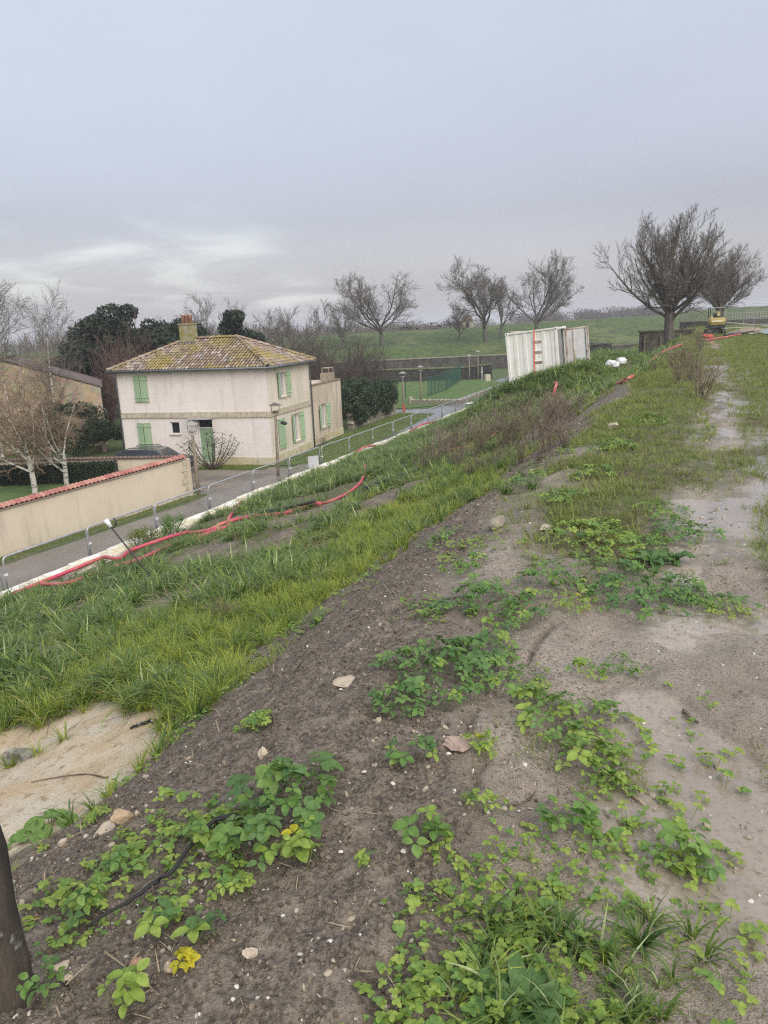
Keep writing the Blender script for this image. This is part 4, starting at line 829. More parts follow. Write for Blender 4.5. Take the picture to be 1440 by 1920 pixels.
def rubble_wall(name, a, b_, hgt, thick, label, course=.26, len_=.42, capm=None):
    a, b_ = Vector((*a, 0)), Vector((*b_, 0)); d = b_-a; L_ = d.length
    e = empty(name, a, math.atan2(d.y, d.x)); tag(e, label, 'wall')
    c_ = MB(); c_.box((.03, -thick*.42, -.1), (L_-.03, thick*.42, hgt-.05)); c_.build('wall_core', simple(name+'_mortar', (.26, .23, .18), (.2, .18, .14), 6, .95, .5, 20), e)
    z = 0; j = 0
    while z < hgt-.08:
        x = -(j % 2)*len_*.4
        while x < L_:
            w_ = len_*rnd.uniform(.65, 1.25)
            link('stone', SM[rnd.randrange(6)], e, (min(max(x+w_/2, 0), L_), 0, z+course*.5), (0, 0, rnd.choice((0, math.pi))), (w_*.98, thick*rnd.uniform(.98, 1.1), course*1.08)); x += w_
        z += course; j += 1
    return e
rubble_wall('rubble_garden_wall', (-2.2, 54.2), (1.15, 62.2), 1.75, .5, 'pale rubble stone garden wall below the ivy', .3, .5)
rubble_wall('low_lawn_wall', (3.1, 70.3), (7.3, 68.6), .42, .45, 'low rubble wall at the edge of the mown lawn', .21, .45)
rubble_wall('low_lawn_wall', (7.4, 68.8), (13.2, 83), .30, .35, 'very low stone edging curving up beside the green fence', .2, .6)
b = MB(); b.box((-.16, -.16, -.1), (.16, .16, .62)); tag(b.build('stone_bollard', RUBW, None, (2.95, 70.4, 0), (0, 0, .3), bevel=.03), 'squat pale stone bollard at the end of the low wall', 'bollard')
b = MB(); b.box((-.33, -.3, -.1), (.33, .3, .8)); tag(b.build('stone_block', BAND, None, (13.5, 93.6, 0), (0, 0, .3), bevel=.04), 'upright square pale stone block beside the lane bend', 'block')
b = MB(); b.tube([(0, 0, -.1), (0, 0, 1.75)], .07, 8); b.box((-.09, -.09, .95), (.09, .09, 1.25)); tag(b.build('marker_post', simple('pale_post', (.5, .49, .46), (.42, .4, .37), 4), None, (12.9, 94.0, 0)), 'thin pale post near the stone block', 'post')
GRN = simple('dark_green_fence_paint', (.018, .075, .05), (.025, .09, .06), 6, .5, 0)
GWI = simple('dark_green_wire', (.02, .08, .055), (.025, .09, .06), 6, .5, 0)
gf = empty('green_fence', (5.0, 77.0, 0)); tag(gf, 'dark green welded mesh fence rising along the edge of the lawn', 'fence')
fp = [Vector((5.0, 76.6, 0)), Vector((7.3, 82.5, 0)), Vector((10.4, 95.5, .2))]
pts_ = []
for a, b_, n_ in ((fp[0], fp[1], 5), (fp[1], fp[2], 8)):
    for k in range(n_): pts_.append(a.lerp(b_, k/n_))
pts_.append(fp[2])
for a in pts_:
    p = MB(); p.box((-.035, -.035, -.1), (.035, .035, 2.0)); p.build('post', GRN, gf, a-gf.location)
for a, b_ in zip(pts_[:-1], pts_[1:]):
    p = MB(); L_ = b_-a
    for k in range(1, 20): c_ = a+L_*k/20-gf.location; p.box((c_.x-.004, c_.y-.004, .05), (c_.x+.004, c_.y+.004, 1.95))
    for z in (.1, .7, 1.3, 1.93): p.tube([a-gf.location+Vector((0, 0, z)), b_-gf.location+Vector((0, 0, z))], .007, 4, caps=False)
    p.build('mesh_infill', GWI, gf)
p = MB(); p.box((-.04, -.04, -.1), (.04, .04, 1.65)); tag(p.build('fence_post', GRN, None, (2.7, 76.0, 0)), 'lone dark green post standing on the lawn between two lamps', 'post')
b = MB(); b.tube([(0, 0, 0), (0, 0, 1.35)], .03, 6); b.tube([(-.25, 0, 1.3), (0, 0, 1.45), (.25, 0, 1.3)], .03, 6)
# dark boundary wall with mossy cap, moat walls
DW = Mt('dark_ivied_wall'); a1 = DW.noise(1.5, 6, .65); DW.color(DW.mix(DW.rng(a1, .35, .65), (.030, .032, .030), (.060, .056, .048))).rough(.95).bump(DW.noise(6, 5), .8, .1); DW = DW.m
MOSSC = simple('mossy_cap', (.17, .18, .11), (.12, .15, .06), 2, .95, .4, 12)
def longwall(name, pts, hgt, z0, thick, mat, cap, label, capover=.08):
    a = Vector((*pts[0], 0)); e = empty(name, a); tag(e, label, 'wall')
    w_, c_ = MB(), MB()
    for i in range(len(pts)-1):
        p, q_ = Vector((*pts[i], 0))-a, Vector((*pts[i+1], 0))-a; d = (q_-p).normalized(); n_ = Vector((-d.y, d.x, 0)); N_ = 16
        h0, h1 = (hgt[i], hgt[i+1]) if isinstance(hgt, (list, tuple)) else (hgt, hgt)
        w_.add([p-n_*thick/2+Vector((0, 0, z0)), q_-n_*thick/2+Vector((0, 0, z0)), q_+n_*thick/2+Vector((0, 0, z0)), p+n_*thick/2+Vector((0, 0, z0)), p-n_*thick/2+Vector((0, 0, h0)), q_-n_*thick/2+Vector((0, 0, h1)), q_+n_*thick/2+Vector((0, 0, h1)), p+n_*thick/2+Vector((0, 0, h0))], ((0, 3, 2, 1), (4, 5, 6, 7), (0, 1, 5, 4), (1, 2, 6, 5), (2, 3, 7, 6), (3, 0, 4, 7)))
        t2 = thick/2+capover
        c_.add([p-n_*t2+Vector((0, 0, h0+.003)), q_-n_*t2+Vector((0, 0, h1+.003)), q_+n_*t2+Vector((0, 0, h1+.003)), p+n_*t2+Vector((0, 0, h0+.003)), p-n_*t2+Vector((0, 0, h0+.16)), q_-n_*t2+Vector((0, 0, h1+.16)), q_+n_*t2+Vector((0, 0, h1+.16)), p+n_*t2+Vector((0, 0, h0+.16))], ((0, 3, 2, 1), (4, 5, 6, 7), (0, 1, 5, 4), (1, 2, 6, 5), (2, 3, 7, 6), (3, 0, 4, 7)))
    w_.build('wall', mat, e); c_.build('cap', cap, e); return e
longwall('dark_boundary_wall', [(-9, 100.5), (11.3, 98.6), (14.6, 97.2)], [1.55, 1.45, 1.75], -.4, .6, DW, MOSSC, 'dark overgrown wall with a mossy cap behind the mown lawn')
longwall('moat_wall', [(-16, 121), (0, 119), (24, 118), (30, 122)], [1.75, 1.9, 2.0, 2.2], -2, 1.0, simple('old_grey_masonry', (.10, .092, .075), (.055, .052, .045), 1.2, .95, .8, 5, .1), simple('pale_wall_head', (.27, .235, .18), (.19, .17, .13), 1.2, .95, .4, 8), 'old grey moat wall with pale top beyond the lawn')
longwall('gate_wall', [(24, 103), (30.5, 101), (31.5, 118)], [3.3, 3.6, 3.4], -.4, 1.2, simple('dark_gate_masonry', (.085, .08, .07), (.045, .045, .04), 1.4, .95, .9, 5, .1), simple('weedy_wall_head', (.14, .13, .09), (.08, .09, .045), 1.2, .95, .4, 8), 'dark ruined gate masonry beyond the shipping container')
longwall('scarp_wall', [(32, 121), (60, 128), (95, 140)], [2.3, 3.0, 3.6], -.5, 1.0, MATS['old_grey_masonry'], simple('brown_wall_head', (.16, .135, .095), (.10, .09, .06), 1.2, .95, .4, 8), 'long low scarp wall below the green bank')
# far green bank
gx = np.linspace(-130, 330, 160); gy = np.concatenate([np.linspace(119, 175, 50), np.linspace(180, 340, 12)])
GX, GY = np.meshgrid(gx, gy); GXs = GX*.25
off = GY-(120+np.maximum(GX-20, 0)*.28)
ridge = np.interp(GX, [-130, -40, 0, 25, 52, 90, 330], [4.0, 5.0, 5.7, 6.0, 6.6, 7.8, 8.6])
low = np.interp(GX, [-130, 0, 30, 90], [1.6, 1.9, 2.1, 3.4])
pz = sstep(0, 9, off)*.45+sstep(14, 33, off)*.55
GZ = low+(ridge-low)*pz+.28*fbm(GX, GY, .09, 4, 7)*sstep(0, 6, off)+.25*fbm(GX, GY, .3, 2, 8)*sstep(0, 6, off)
GZ -= sstep(45, 110, off)*(GZ+.2)*.8
GZ = np.where(off < 0, low-4*sstep(0, -6, off), GZ)
M = Mt('bank_turf'); a1, a2 = M.noise(.12, 5), M.noise(1.3, 6)
gc = M.mix(M.rng(a2, .3, .7), (.052, .090, .022), (.090, .135, .034)); gc = M.mix(M.rng(a1, .48, .68), gc, (.125, .145, .05)); gc = M.mix(M.rng(M.noise(.45, 7, .75), .50, .64), gc, (.040, .055, .018)); M.color(gc).rough(.95).bump(a2, 1., .5)
ii = np.arange(len(gy)-1)[:, None]*len(gx)+np.arange(len(gx)-1)[None, :]
me = np_mesh('far_bank', np.stack([GX, GY, GZ], -1).reshape(-1, 3), np.stack([ii, ii+1, ii+len(gx)+1, ii+len(gx)], -1).reshape(-1, 4), M.m, True)
tag(link('far_bank', me), 'long green grass bank of the old rampart far beyond the lane', kind='structure')
def bank_z(x, y):
    j = np.abs(gx-x).argmin(); i = np.abs(gy-y).argmin(); return float(GZ[i, j])
sh_ = empty('stone_hut', (18.6, 157, bank_z(18.6, 157)-.2)); tag(sh_, 'tiny stone hut with pointed roof on the far bank', 'hut')
b = MB(); b.box((-1.1, -1, 0), (1.1, 1, 1.5)); b.build('wall', RUBW, sh_); b = MB(); b.add([(-1.3, -1.2, 1.5), (1.3, -1.2, 1.5), (1.3, 1.2, 1.5), (-1.3, 1.2, 1.5), (-.3, 0, 3.0), (.3, 0, 3.0)], ((0, 1, 5, 4), (1, 2, 5), (2, 3, 4, 5), (3, 0, 4), (3, 2, 1, 0))); b.build('roof', MATS['dark_brown_tile'], sh_); b = MB(); b.box((-.35, -1.02, 0), (.35, -.99, 1.2)); b.build('door', IRON, sh_)
b = MB(); b.box((-1.5, -.8, 0), (1.5, .8, 1.0)); b.box((-1.6, -.9, 1.002), (1.6, .9, 1.14)); x_, y_ = 22.5, 121; tag(b.build('concrete_block', BAND, None, (x_, y_, 4.3), (0, 0, .1), bevel=.03), 'grey concrete block lying on the bank behind the container roof', 'block')
# ================================================================== shipping container on the slope
CW = Mt('cream_container_paint'); a1, a2 = CW.noise(1.2, 6, .65), CW.noise(2.5, 6, .7, scale3=(2, 2, .25))
pc = CW.mix(CW.rng(a1, .4, .65), (.80, .79, .745), (.73, .715, .65)); pc = CW.mix(CW.rng(a2, .6, .78, 0, .7), pc, (.43, .36, .22)); pc = CW.mix(CW.rng(CW.noise(9, 5, .7), .68, .75, 0, .8), pc, (.20, .09, .05)); CW.color(pc).rough(.55).bump(CW.noise(14, 3), .08, .01); CW = CW.m
RUST = simple('rusty_edge_paint', (.50, .42, .34), (.28, .15, .09), 4, .75, .25, 30)
DKIN = simple('dark_container_inside', (.10, .11, .11), (.06, .065, .065), 3, .8, .1)
ORG = simple('orange_ratchet_strap', (.80, .16, .06), (.7, .13, .05), 10, .7, 0)
s0, t0_, k0 = LAY['CONT'][0]; cL, cHh, cD = 2.6, 2.52, 2.2
cx0, cy0 = st2w(s0, t0_)
crot = -R(25)
ct = empty('shipping_container', (cx0, cy0, float(base_h(s0, t0_))+.12), rot=(0, -R(5.0), crot)); tag(ct, 'small cream shipping container tilted on the slope with one door swung open', 'container')
def corr(mb, x0, x1, z0, z1, y, out, n_, flat=.5, dep=.036):
    """pressed panel: n_ ribs between x0 and x1"""
    pts = []; w_ = (x1-x0)/n_
    for k in range(n_):
        a = x0+k*w_; pts += [(a, 0), (a+w_*.48, 0), (a+w_*.60, dep), (a+w_*.88, dep)]
    pts.append((x1, 0))
    for (xa, da), (xb, db) in zip(pts[:-1], pts[1:]): mb.quad((xa, y+out*da, z0), (xb, y+out*db, z0), (xb, y+out*db, z1), (xa, y+out*da, z1))
b = MB(); corr(b, .12, cL-.12, .16, cHh-.10, .070, -1, 5, dep=.026); b.build('side_panel', CW, ct)
b = MB(); corr(b, .12, cL-.12, .16, cHh-.10, cD-.05, 1, 8); b.quad((.05, .1, .16), (.05, cD-.1, .16), (.05, cD-.1, cHh-.1), (.05, .1, cHh-.1)); b.build('far_panel', CW, ct)
b = MB(); b.box((.06, .06, cHh-.11), (cL-.06, cD-.06, cHh-.06)); b.build('roof_panel', CW, ct)
b = MB()
for x_ in (0, cL-.13):
    for y_ in (0, cD-.13): b.box((x_, y_, .14), (x_+.13, y_+.13, cHh-.14))
for y_ in (.01, cD-.09): b.box((.13, y_, cHh-.09), (cL-.13, y_+.08, cHh-.01)); b.box((.13, y_, .02), (cL-.13, y_+.08, .155))
for x_ in (.01, cL-.09): b.box((x_, .13, cHh-.10), (x_+.08, cD-.13, cHh-.02)); b.box((x_, .13, .02), (x_+.08, cD-.13, .155))
b.build('frame', CW, ct, bevel=.008)
for x_ in (-.012, cL-.158):
    for y_ in (-.012, cD-.158):
        for z_ in (0, cHh-.13):
            q_ = MB(); q_.box((x_, y_, z_), (x_+.17, y_+.17, z_+.14)); co_ = q_.build('corner_casting', CW, ct, bevel=.01)
            if y_ < 0: q_ = MB(); q_.box((x_+.055, y_-.003, z_+.04), (x_+.115, y_+.02, z_+.10)); q_.build('slot', IRON, co_)
b = MB(); b.box((.09, .1, .10), (cL-.02, cD-.1, .16)); b.build('floor', DKIN, ct)
b = MB(); b.quad((cL-.2, .14, .16), (cL-.2, cD-.14, .16), (cL-.2, cD-.14, cHh-.12), (cL-.2, .14, cHh-.12)); b.build('dark_end_backing', DKIN, ct)  # dark sheet across the open end; shade of the inside put into colour
for k in range(4):   # pressed step rungs
    z_ = .46+k*.50; q_ = MB(); q_.box((1.36, .024, z_), (1.76, .062, z_+.05)); o = q_.build('step_rung', CW, ct, bevel=.01); q_ = MB(); q_.box((1.36, .034, z_-.10), (1.76, .0385, z_-.01)); q_.build('step_recess', RUST, o)
b = MB(); b.tube([(1.26, -.02, .0), (1.30, -.03, .15), (1.46, -.03, cHh+.01), (1.50, .3, cHh+.02), (1.6, cD, cHh+.02)], .012, 4)
st_ = MB()
for (xa, ya, za_3), (xb, yb, zb) in zip([(1.30, -.022, .02), (1.49, -.022, cHh+.012)], [(1.49, -.022, cHh+.012), (1.65, cD, cHh+.016)]): st_.add([(xa-.03, ya, za_3), (xa+.03, ya, za_3), (xb+.03, yb, zb), (xb-.03, yb, zb), (xa-.03, ya+.004, za_3), (xa+.03, ya+.004, za_3), (xb+.03, yb+.004, zb), (xb-.03, yb+.004, zb)], ((0, 1, 2, 3), (7, 6, 5, 4), (0, 4, 5, 1), (2, 6, 7, 3), (0, 3, 7, 4), (1, 5, 6, 2)))
st_.build('ratchet_strap', ORG, ct)
b = MB(); b.add([(cL-.03, .0, cHh-.03), (cL+.03, .0, cHh-.0), (cL+.10, .02, cHh+.08), (cL+.03, .05, cHh+.0)], ((0, 1, 2, 3), (3, 2, 1, 0))); b.build('bent_flap', CW, ct)
# near leaf shut (end face), far leaf swung open to the right
b = MB(); b.box((cL-.06, .13, .15), (cL-.02, 1.08, cHh-.11)); b.build('near_door', simple('grey_end_door', (.26, .27, .27), (.2, .2, .2), 3, .6, .1), ct, bevel=.01)
dm = Matrix.Translation((cL-.02, cD-.10, 0)) @ Matrix.Rotation(R(4), 4, 'Z')
b = MB(); b.box((0, -.025, .12), (1.16, .025, cHh-.12), mat=dm); od = b.build('open_door', simple('pale_grey_door_paint', (.70, .70, .69), (.60, .58, .54), 2.5, .6, .1), ct)
b = MB()
for xa, xb, za_3, zb in ((0, 1.16, .12, .19), (0, 1.16, cHh-.19, cHh-.12), (0, .07, .19, cHh-.19), (1.09, 1.16, .19, cHh-.19), (.36, .40, .19, cHh-.19)): b.box((xa, -.055, za_3), (xb, -.0255, zb), mat=dm)
b.build('door_edge', simple('worn_door_edge', (.62, .58, .52), (.36, .22, .14), 2.2, .7, .15), od)
b = MB(); b.tube([dm @ Vector((1.0, -.06, .2)), dm @ Vector((1.0, -.06, cHh-.2))], .016, 6); b.tube([dm @ Vector((1.0, -.06, 1.15)), dm @ Vector((1.1, -.10, 1.15))], .02, 6); b.build('lock_bar', IRON, od)
for k, (x_, y_) in enumerate(((.2, .3), (1.3, .35), (2.4, .3), (.2, 1.9), (2.4, 1.9))):
    bx_, by_ = ct.location.x+x_*math.cos(crot)-y_*math.sin(crot), ct.location.y+x_*math.sin(crot)+y_*math.cos(crot); s_, t_ = w2st(bx_, by_); zt = ct.location.z+x_*math.sin(R(5)); zg_ = float(base_h(s_, t_))
    q_ = MB(); q_.box((-.2, -.14, zg_-.1), (.2, .14, max(zt, zg_+.02))); tag(q_.build('support_block', simple('dark_timber', (.07, .055, .04), (.11, .09, .07), 6) if k == 0 else MATS['dark_timber'], None, (bx_, by_, 0), (0, 0, crot)), 'dark timber block propping up the container', 'block', 'timber blocks under the container')
# masonry slab and loose blocks at the container's low corner
for k, (u_, v_, sz, lab) in enumerate(((-10.9, 38.6, (1.5, .9, .16), 'flat pale stone slab at the low corner of the container'), (-12.1, 38.7, (.8, .6, .34), 'dark stone block below the slab by the coping'), (-12.9, 39.6, (.9, .5, .3), 'broken stone block lying beside the coping'))):
    m_ = stone_mesh(40+k, sz); m_.materials.append(COPE if k == 0 else MATS['rubble_wall']); p = st3(u_, v_, sz[2]*.25); o = link('masonry_block', m_, None, p, (0, 0, -TH+.2*k)); tag(o, lab, 'stone')
# ================================================================== bare trees
BARK = Mt('grey_bark'); a1 = BARK.noise(5, 5, .6, scale3=(1, 1, .3)); BARK.color(BARK.mix(BARK.rng(a1, .35, .65), (.085, .077, .064), (.15, .137, .115))).rough(.9).bump(BARK.noise(18, 4), .5, .02); BARK = BARK.m
TWIG = simple('grey_brown_twig', (.125, .112, .096), (.17, .152, .132), 1.5, .9, 0)
RTWIG = simple('reddish_twig', (.115, .066, .055), (.145, .09, .075), 1.5, .9, 0)
BTWIG = simple('brown_scrub_twig', (.062, .046, .038), (.095, .073, .06), 1.5, .9, 0)
BIRCH = Mt('birch_bark'); a1 = BIRCH.noise(3.2, 5, .7, scale3=(1, 1, 2.6)); BIRCH.color(BIRCH.mix(BIRCH.rng(a1, .5, .6), (.52, .49, .43), (.06, .052, .045))).rough(.8); BIRCH = BIRCH.m
def grow(seed, P):
    """branch paths: list of (points, radii, level)"""
    r_ = random.Random(seed); outp = []
    def rec(p, d, L_, rad, lv):
        n_ = P['seg'][lv]; pts = [p.copy()]; rs = [rad]; tip = P['tip'][lv]
        for i in range(n_):
            w_ = P['wob'][lv]; d = (d+Vector((r_.gauss(0, w_), r_.gauss(0, w_), r_.gauss(0, w_)))+Vector((0, 0, P['trop'][lv]))).normalized()
            p = p+d*(L_/n_); pts.append(p.copy()); rs.append(rad+(rad*tip-rad)*(i+1)/n_)
        outp.append((pts, rs, lv))
        if lv+1 >= len(P['seg']): return
        nc = P['kids'][lv]; nc = max(1, int(round(nc*r_.uniform(.8, 1.2))))
        for k in range(nc):
            f = P['from'][lv]+(1-P['from'][lv])*((k+r_.random())/nc); x_ = f*n_; i = min(int(x_), n_-1); q_ = pts[i].lerp(pts[i+1], x_-i)
            ax = (pts[i+1]-pts[i]).normalized(); a0 = ax.orthogonal().normalized(); phi = r_.uniform(0, 6.283)+k*2.4; sd = (a0*math.cos(phi)+ax.cross(a0)*math.sin(phi))
            an_ = R(r_.uniform(*P['ang'][lv])); nd = (ax*math.cos(an_)+sd*math.sin(an_)).normalized()
            rad2 = (rs[i]+(rs[i+1]-rs[i])*(x_-i))
            rec(q_, nd, L_*r_.uniform(*P['len'][lv])*(1-.35*f if lv else 1), max(rad2*P['rr'][lv], P['rmin']), lv+1)
    lead = P.get('stems', 1)
    for k in range(lead):
        d = Vector((P.get('lean', 0)+r_.gauss(0, .02+.06*(lead > 1)), r_.gauss(0, .03), 1)).normalized()
        rec(Vector((r_.uniform(-.1, .1)*(lead > 1), r_.uniform(-.1, .1)*(lead > 1), -.25)), d, P['h'], P['r'], 0)
    return outp
def tree_meshes(seed, P, bark, twig, split=2, sides=(8, 6, 5, 3, 3)):
    t_, c_ = MB(), MB()
    for pts, rs, lv in grow(seed, P): (t_ if lv < split else c_).tube(pts, rs, sides[min(lv, 4)], caps=False)
    return t_.mesh('trunk', bark, True), c_.mesh('crown', twig)
def tree(name, ms, loc, label, scl=1., rz=0., group=None, cat='tree'):
    e = empty(name, loc, rz); e.scale = (scl,)*3 if isinstance(scl, (int, float)) else scl; tag(e, label, cat, group)
    link('trunk', ms[0], e); link('crown', ms[1], e); return e
PLANE = dict(h=3.4, r=.30, seg=[4, 8, 6, 5, 4], wob=[.05, .13, .15, .16, .16], trop=[0, .045, .05, .045, .03], kids=[8, 9, 9, 7], ang=[(28, 66), (25, 55), (25, 55), (22, 50)], tip=[.75, .3, .3, .35, .5], rr=[.58, .55, .55, .6], rmin=.019, len=[(1.8, 2.4), (.38, .6), (.42, .65), (.45, .7)])
PLANE['from'] = [.55, .22, .15, .1]
FAN = dict(h=2.1, r=.30, seg=[3, 9, 7, 6, 4], wob=[.03, .06, .09, .10, .12], trop=[0, .03, .075, .09, .08], kids=[21, 10, 9, 8], ang=[(5, 60), (26, 56), (24, 52), (20, 45)], tip=[.9, .22, .3, .35, .5], rr=[.36, .45, .5, .6], rmin=.0075, len=[(1.75, 2.35), (.34, .54), (.36, .6), (.42, .7)])
FAN['from'] = [.72, .12, .12, .08]
ASH = dict(h=4.6, r=.26, seg=[5, 7, 6, 4, 4], wob=[.04, .10, .12, .14, .14], trop=[.0, .06, .06, .05, .04], kids=[10, 8, 7, 7], ang=[(30, 60), (28, 55), (25, 50), (20, 50)], tip=[.5, .3, .3, .35, .5], rr=[.5, .55, .55, .6], rmin=.014, len=[(.85, 1.2), (.42, .6), (.45, .65), (.45, .7)])
ASH['from'] = [.35, .2, .15, .1]
BIR = dict(h=2.0, r=.14, seg=[4, 8, 6, 5, 4], wob=[.05, .10, .15, .18, .2], trop=[.02, .05, .02, -.02, -.07], kids=[7, 9, 8, 5], ang=[(14, 62), (28, 60), (25, 60), (25, 60)], tip=[.8, .2, .3, .4, .5], rr=[.5, .5, .55, .6], rmin=.0075, len=[(1.5, 2.2), (.32, .55), (.4, .65), (.4, .7)])
BIR['from'] = [.45, .15, .1, .1]
TBIR = dict(h=7.2, r=.12, seg=[9, 6, 6, 5], wob=[.05, .13, .16, .18], trop=[.03, .06, .04, .0], kids=[18, 10, 8], ang=[(22, 45), (25, 50), (25, 50)], tip=[.12, .2, .3, .5], rr=[.42, .5, .6], rmin=.008, len=[(.30, .48), (.38, .62), (.4, .8)])
TBIR['from'] = [.25, .15, .1]
SCRUB = dict(h=2.6, r=.03, stems=9, seg=[5, 4, 3], wob=[.10, .14, .16], trop=[.0, .04, .03], kids=[8, 5], ang=[(18, 45), (20, 50)], tip=[.35, .4, .5], rr=[.6, .7], rmin=.006, len=[(.32, .55), (.4, .7)], lean=0)
SCRUB['from'] = [.15, .1]
plane_m = [tree_meshes(k, PLANE, BARK, TWIG) for k in (3, 8)]
fan_m = [tree_meshes(5, FAN, BARK, TWIG), tree_meshes(9, FAN, BARK, TWIG)]
ash_m = [tree_meshes(k, ASH, BARK, TWIG) for k in (2, 6)]
s_, t_, _ = LAY['TREE']; tree('fan_tree', fan_m[0], st3(s_, t_, -.05), 'large bare many-limbed tree on the rampart edge by the old wall', (1.16, 1.16, 1.22), .6).rotation_euler.y = -.10
s_, t_, _ = LAY['TREE2']; tree('fan_tree', fan_m[1], st3(s_, t_, -.05), 'smaller bare fan-shaped tree behind the yellow excavator', (1.05, 1.05, 1.08), 2.2)
def btree(name, ms, x, y, label, scl, rz, group=None): return tree(name, ms, (x, y, bank_z(x, y)-.1 if y > 119 else 0), label, scl, rz, group)
btree('plane_tree', plane_m[0], .9, 137, 'bare spreading tree with forked trunk alone on the green bank', (1.30, 1.30, 1.15), 0.4)
btree('plane_tree', plane_m[1], 19.0, 133, 'broad bare leaning tree with a wide crown on the bank', (1.40, 1.40, 1.30), 1.2)
btree('plane_tree', plane_m[0], 28.0, 134, 'bare tree standing on the bank just above the container', (1.12, 1.12, 1.28), 2.9)
btree('ash_tree', ash_m[0], 22.2, 137, 'slim bare tree squeezed between two broad ones on the bank', (.9, .9, 1.15), 1.9)
btree('ash_tree', ash_m[1], 14.8, 138, 'small bare round tree beside the stone hut on the bank', .72, .3)
btree('ash_tree', ash_m[1], -6.0, 132, 'small bare tree left of the forked tree on the bank', .82, 1.1)
btree('ash_tree', ash_m[0], -11.6, 97, 'bare round-crowned tree behind the brown thicket', (1.35, 1.35, 1.18), .7)
btree('ash_tree', ash_m[1], -20.6, 97, 'tall bare tree behind the house chimney', (1.05, 1.05, 1.22), 2.1)
btree('ash_tree', ash_m[0], -24.0, 100, 'bare tree between the chimney and the dark evergreen', (1.0, 1.0, 1.05), 4.1)
# birches in the garden
TAN = simple('tan_twig', (.20, .135, .085), (.26, .19, .13), 1.5, .9, 0)
bir_m = [tree_meshes(k, BIR, BIRCH, TAN, 2, (8, 5, 3, 3, 3)) for k in (4, 13, 21)]
tbir_m = [tree_meshes(k, TBIR, BIRCH, TWIG, 1, (8, 4, 3, 3)) for k in (14, 23)]
for k, (x, y, sc_, lab) in enumerate(((-16.0, 33.7, 1.0, 'leaning white-barked birch nearest the garden wall'), (-16.0, 36.0, 1.05, 'thin white-barked birch in the middle of the three on the lawn'), (-15.25, 35.5, .88, 'white-barked birch with forked low limbs nearest the house'))):
    e = tree('birch_tree', bir_m[k], (x, y, .4), lab, sc_, k*1.7); e.rotation_euler = (0, -.03 if k == 0 else -.05, k*1.7)
for k, (x, y, sc_, lab) in enumerate(((-24.5, 48, 1.35, 'tall pale bare birch behind the gabled house corner'), (-21.6, 50, 1.22, 'slender bare birch rising above the gable ridge'), (-27.5, 52, 1.4, 'bare birch at the far side of the gabled house'))):
    tree('tall_birch', tbir_m[k % 2], (x, y, 0), lab, sc_*.92, k*2.1)
scrub_m = [tree_meshes(k, SCRUB, BTWIG, BTWIG, 1, (4, 3, 3)) for k in (1, 7, 12)]
red_m = [tree_meshes(k, SCRUB, RTWIG, RTWIG, 1, (4, 3, 3)) for k in (31, 37)]
k = 0
for x, y, sc_ in ((-19.5, 58, 2.1), (-21.5, 60, 2.3), (-17.2, 60, 1.9), (-23.8, 58, 2.0), (-18.6, 56, 1.8), (-20.4, 63, 2.5)):
    e = tree('red_shrub', red_m[k % 2], (x, y, 0), 'reddish bare shrub behind the gabled house', (sc_*.8, sc_*.8, sc_), k*1.3, 'reddish bare shrubs', 'shrub'); k += 1
for x, y, sc_ in [(-8.0+i*.95+rnd.uniform(-.5, .5), 58+rnd.uniform(0, 9)+abs(i-4)*.6, rnd.uniform(1.35, 2.0)) for i in range(9)]+[(-13+i*1.6+rnd.uniform(-.6, .6), 72+rnd.uniform(0, 10), rnd.uniform(1.7, 2.3)) for i in range(8)]+[(-4.5+i*.9, 61+i*1.1, 1.25) for i in range(3)]:
    tree('bare_shrub', scrub_m[k % 3], (x, y, 0), 'brown leafless shrub in the thicket behind the annex', (sc_*1.05, sc_*1.05, sc_), k*1.7, 'brown thicket behind the house', 'shrub'); k += 1
# evergreens
def evergreen(name, x, y, blobs, n, label, size=.2, mat=EVG, cat='tree', trunk=True, seed=1, z=0, dens=None):
    e = empty(name, (x, y, z)); tag(e, label, cat)
    if trunk: b = MB(); b.tube([(0, 0, -.2), (.1, 0, 2), (0, .1, 4.5)], [.3, .22, .12], 8); b.build('trunk', BARK, e, smooth=True)
    link('crown', leafcloud('crown', blobs, n, size, mat, seed), e); return e
def blobs(rg, n, W, Hh, base, r0, r1, dep=None):
    r_ = random.Random(rg); o = []
    for k in range(n):
        a = r_.uniform(-1, 1); z = base+(Hh-base)*r_.random()**.7*(1-.5*a*a); rr = r_.uniform(r0, r1); o.append((a*W/2*(1-.25*max(0, (z-base)/(Hh-base)-.4)), r_.uniform(-1, 1)*(dep or W*.3), z, rr, rr, rr*.75))
    return o
evergreen('evergreen_oak', -22.5, 70, blobs(1, 120, 9.8, 9.6, 1.2, .6, 1.3), 34000, 'broad dark evergreen behind the house, taller of the dark trees', .34, seed=1)
evergreen('evergreen_oak', -27.3, 72, blobs(2, 70, 7.0, 7.7, 1.0, .6, 1.2), 15000, 'lower dark evergreen behind the gabled house roof', .34, seed=2)
evergreen('evergreen_oak', -18.0, 73, blobs(3, 60, 5.4, 8.2, 1.0, .6, 1.1), 13000, 'dark evergreen just behind the house chimney', .34, seed=3)
evergreen('evergreen_oak', -13.6, 76, blobs(4, 70, 4.4, 9.2, 1.0, .55, 1.0), 16000, 'compact dark evergreen standing alone above the house ridge', .34, seed=4)
evergreen('dark_bush', -20.2, 48.3, blobs(5, 26, 5.4, 3.2, .4, .5, .9), 10000, 'dark evergreen bush against the beige gable', .14, HDG, 'bush', False, seed=5)
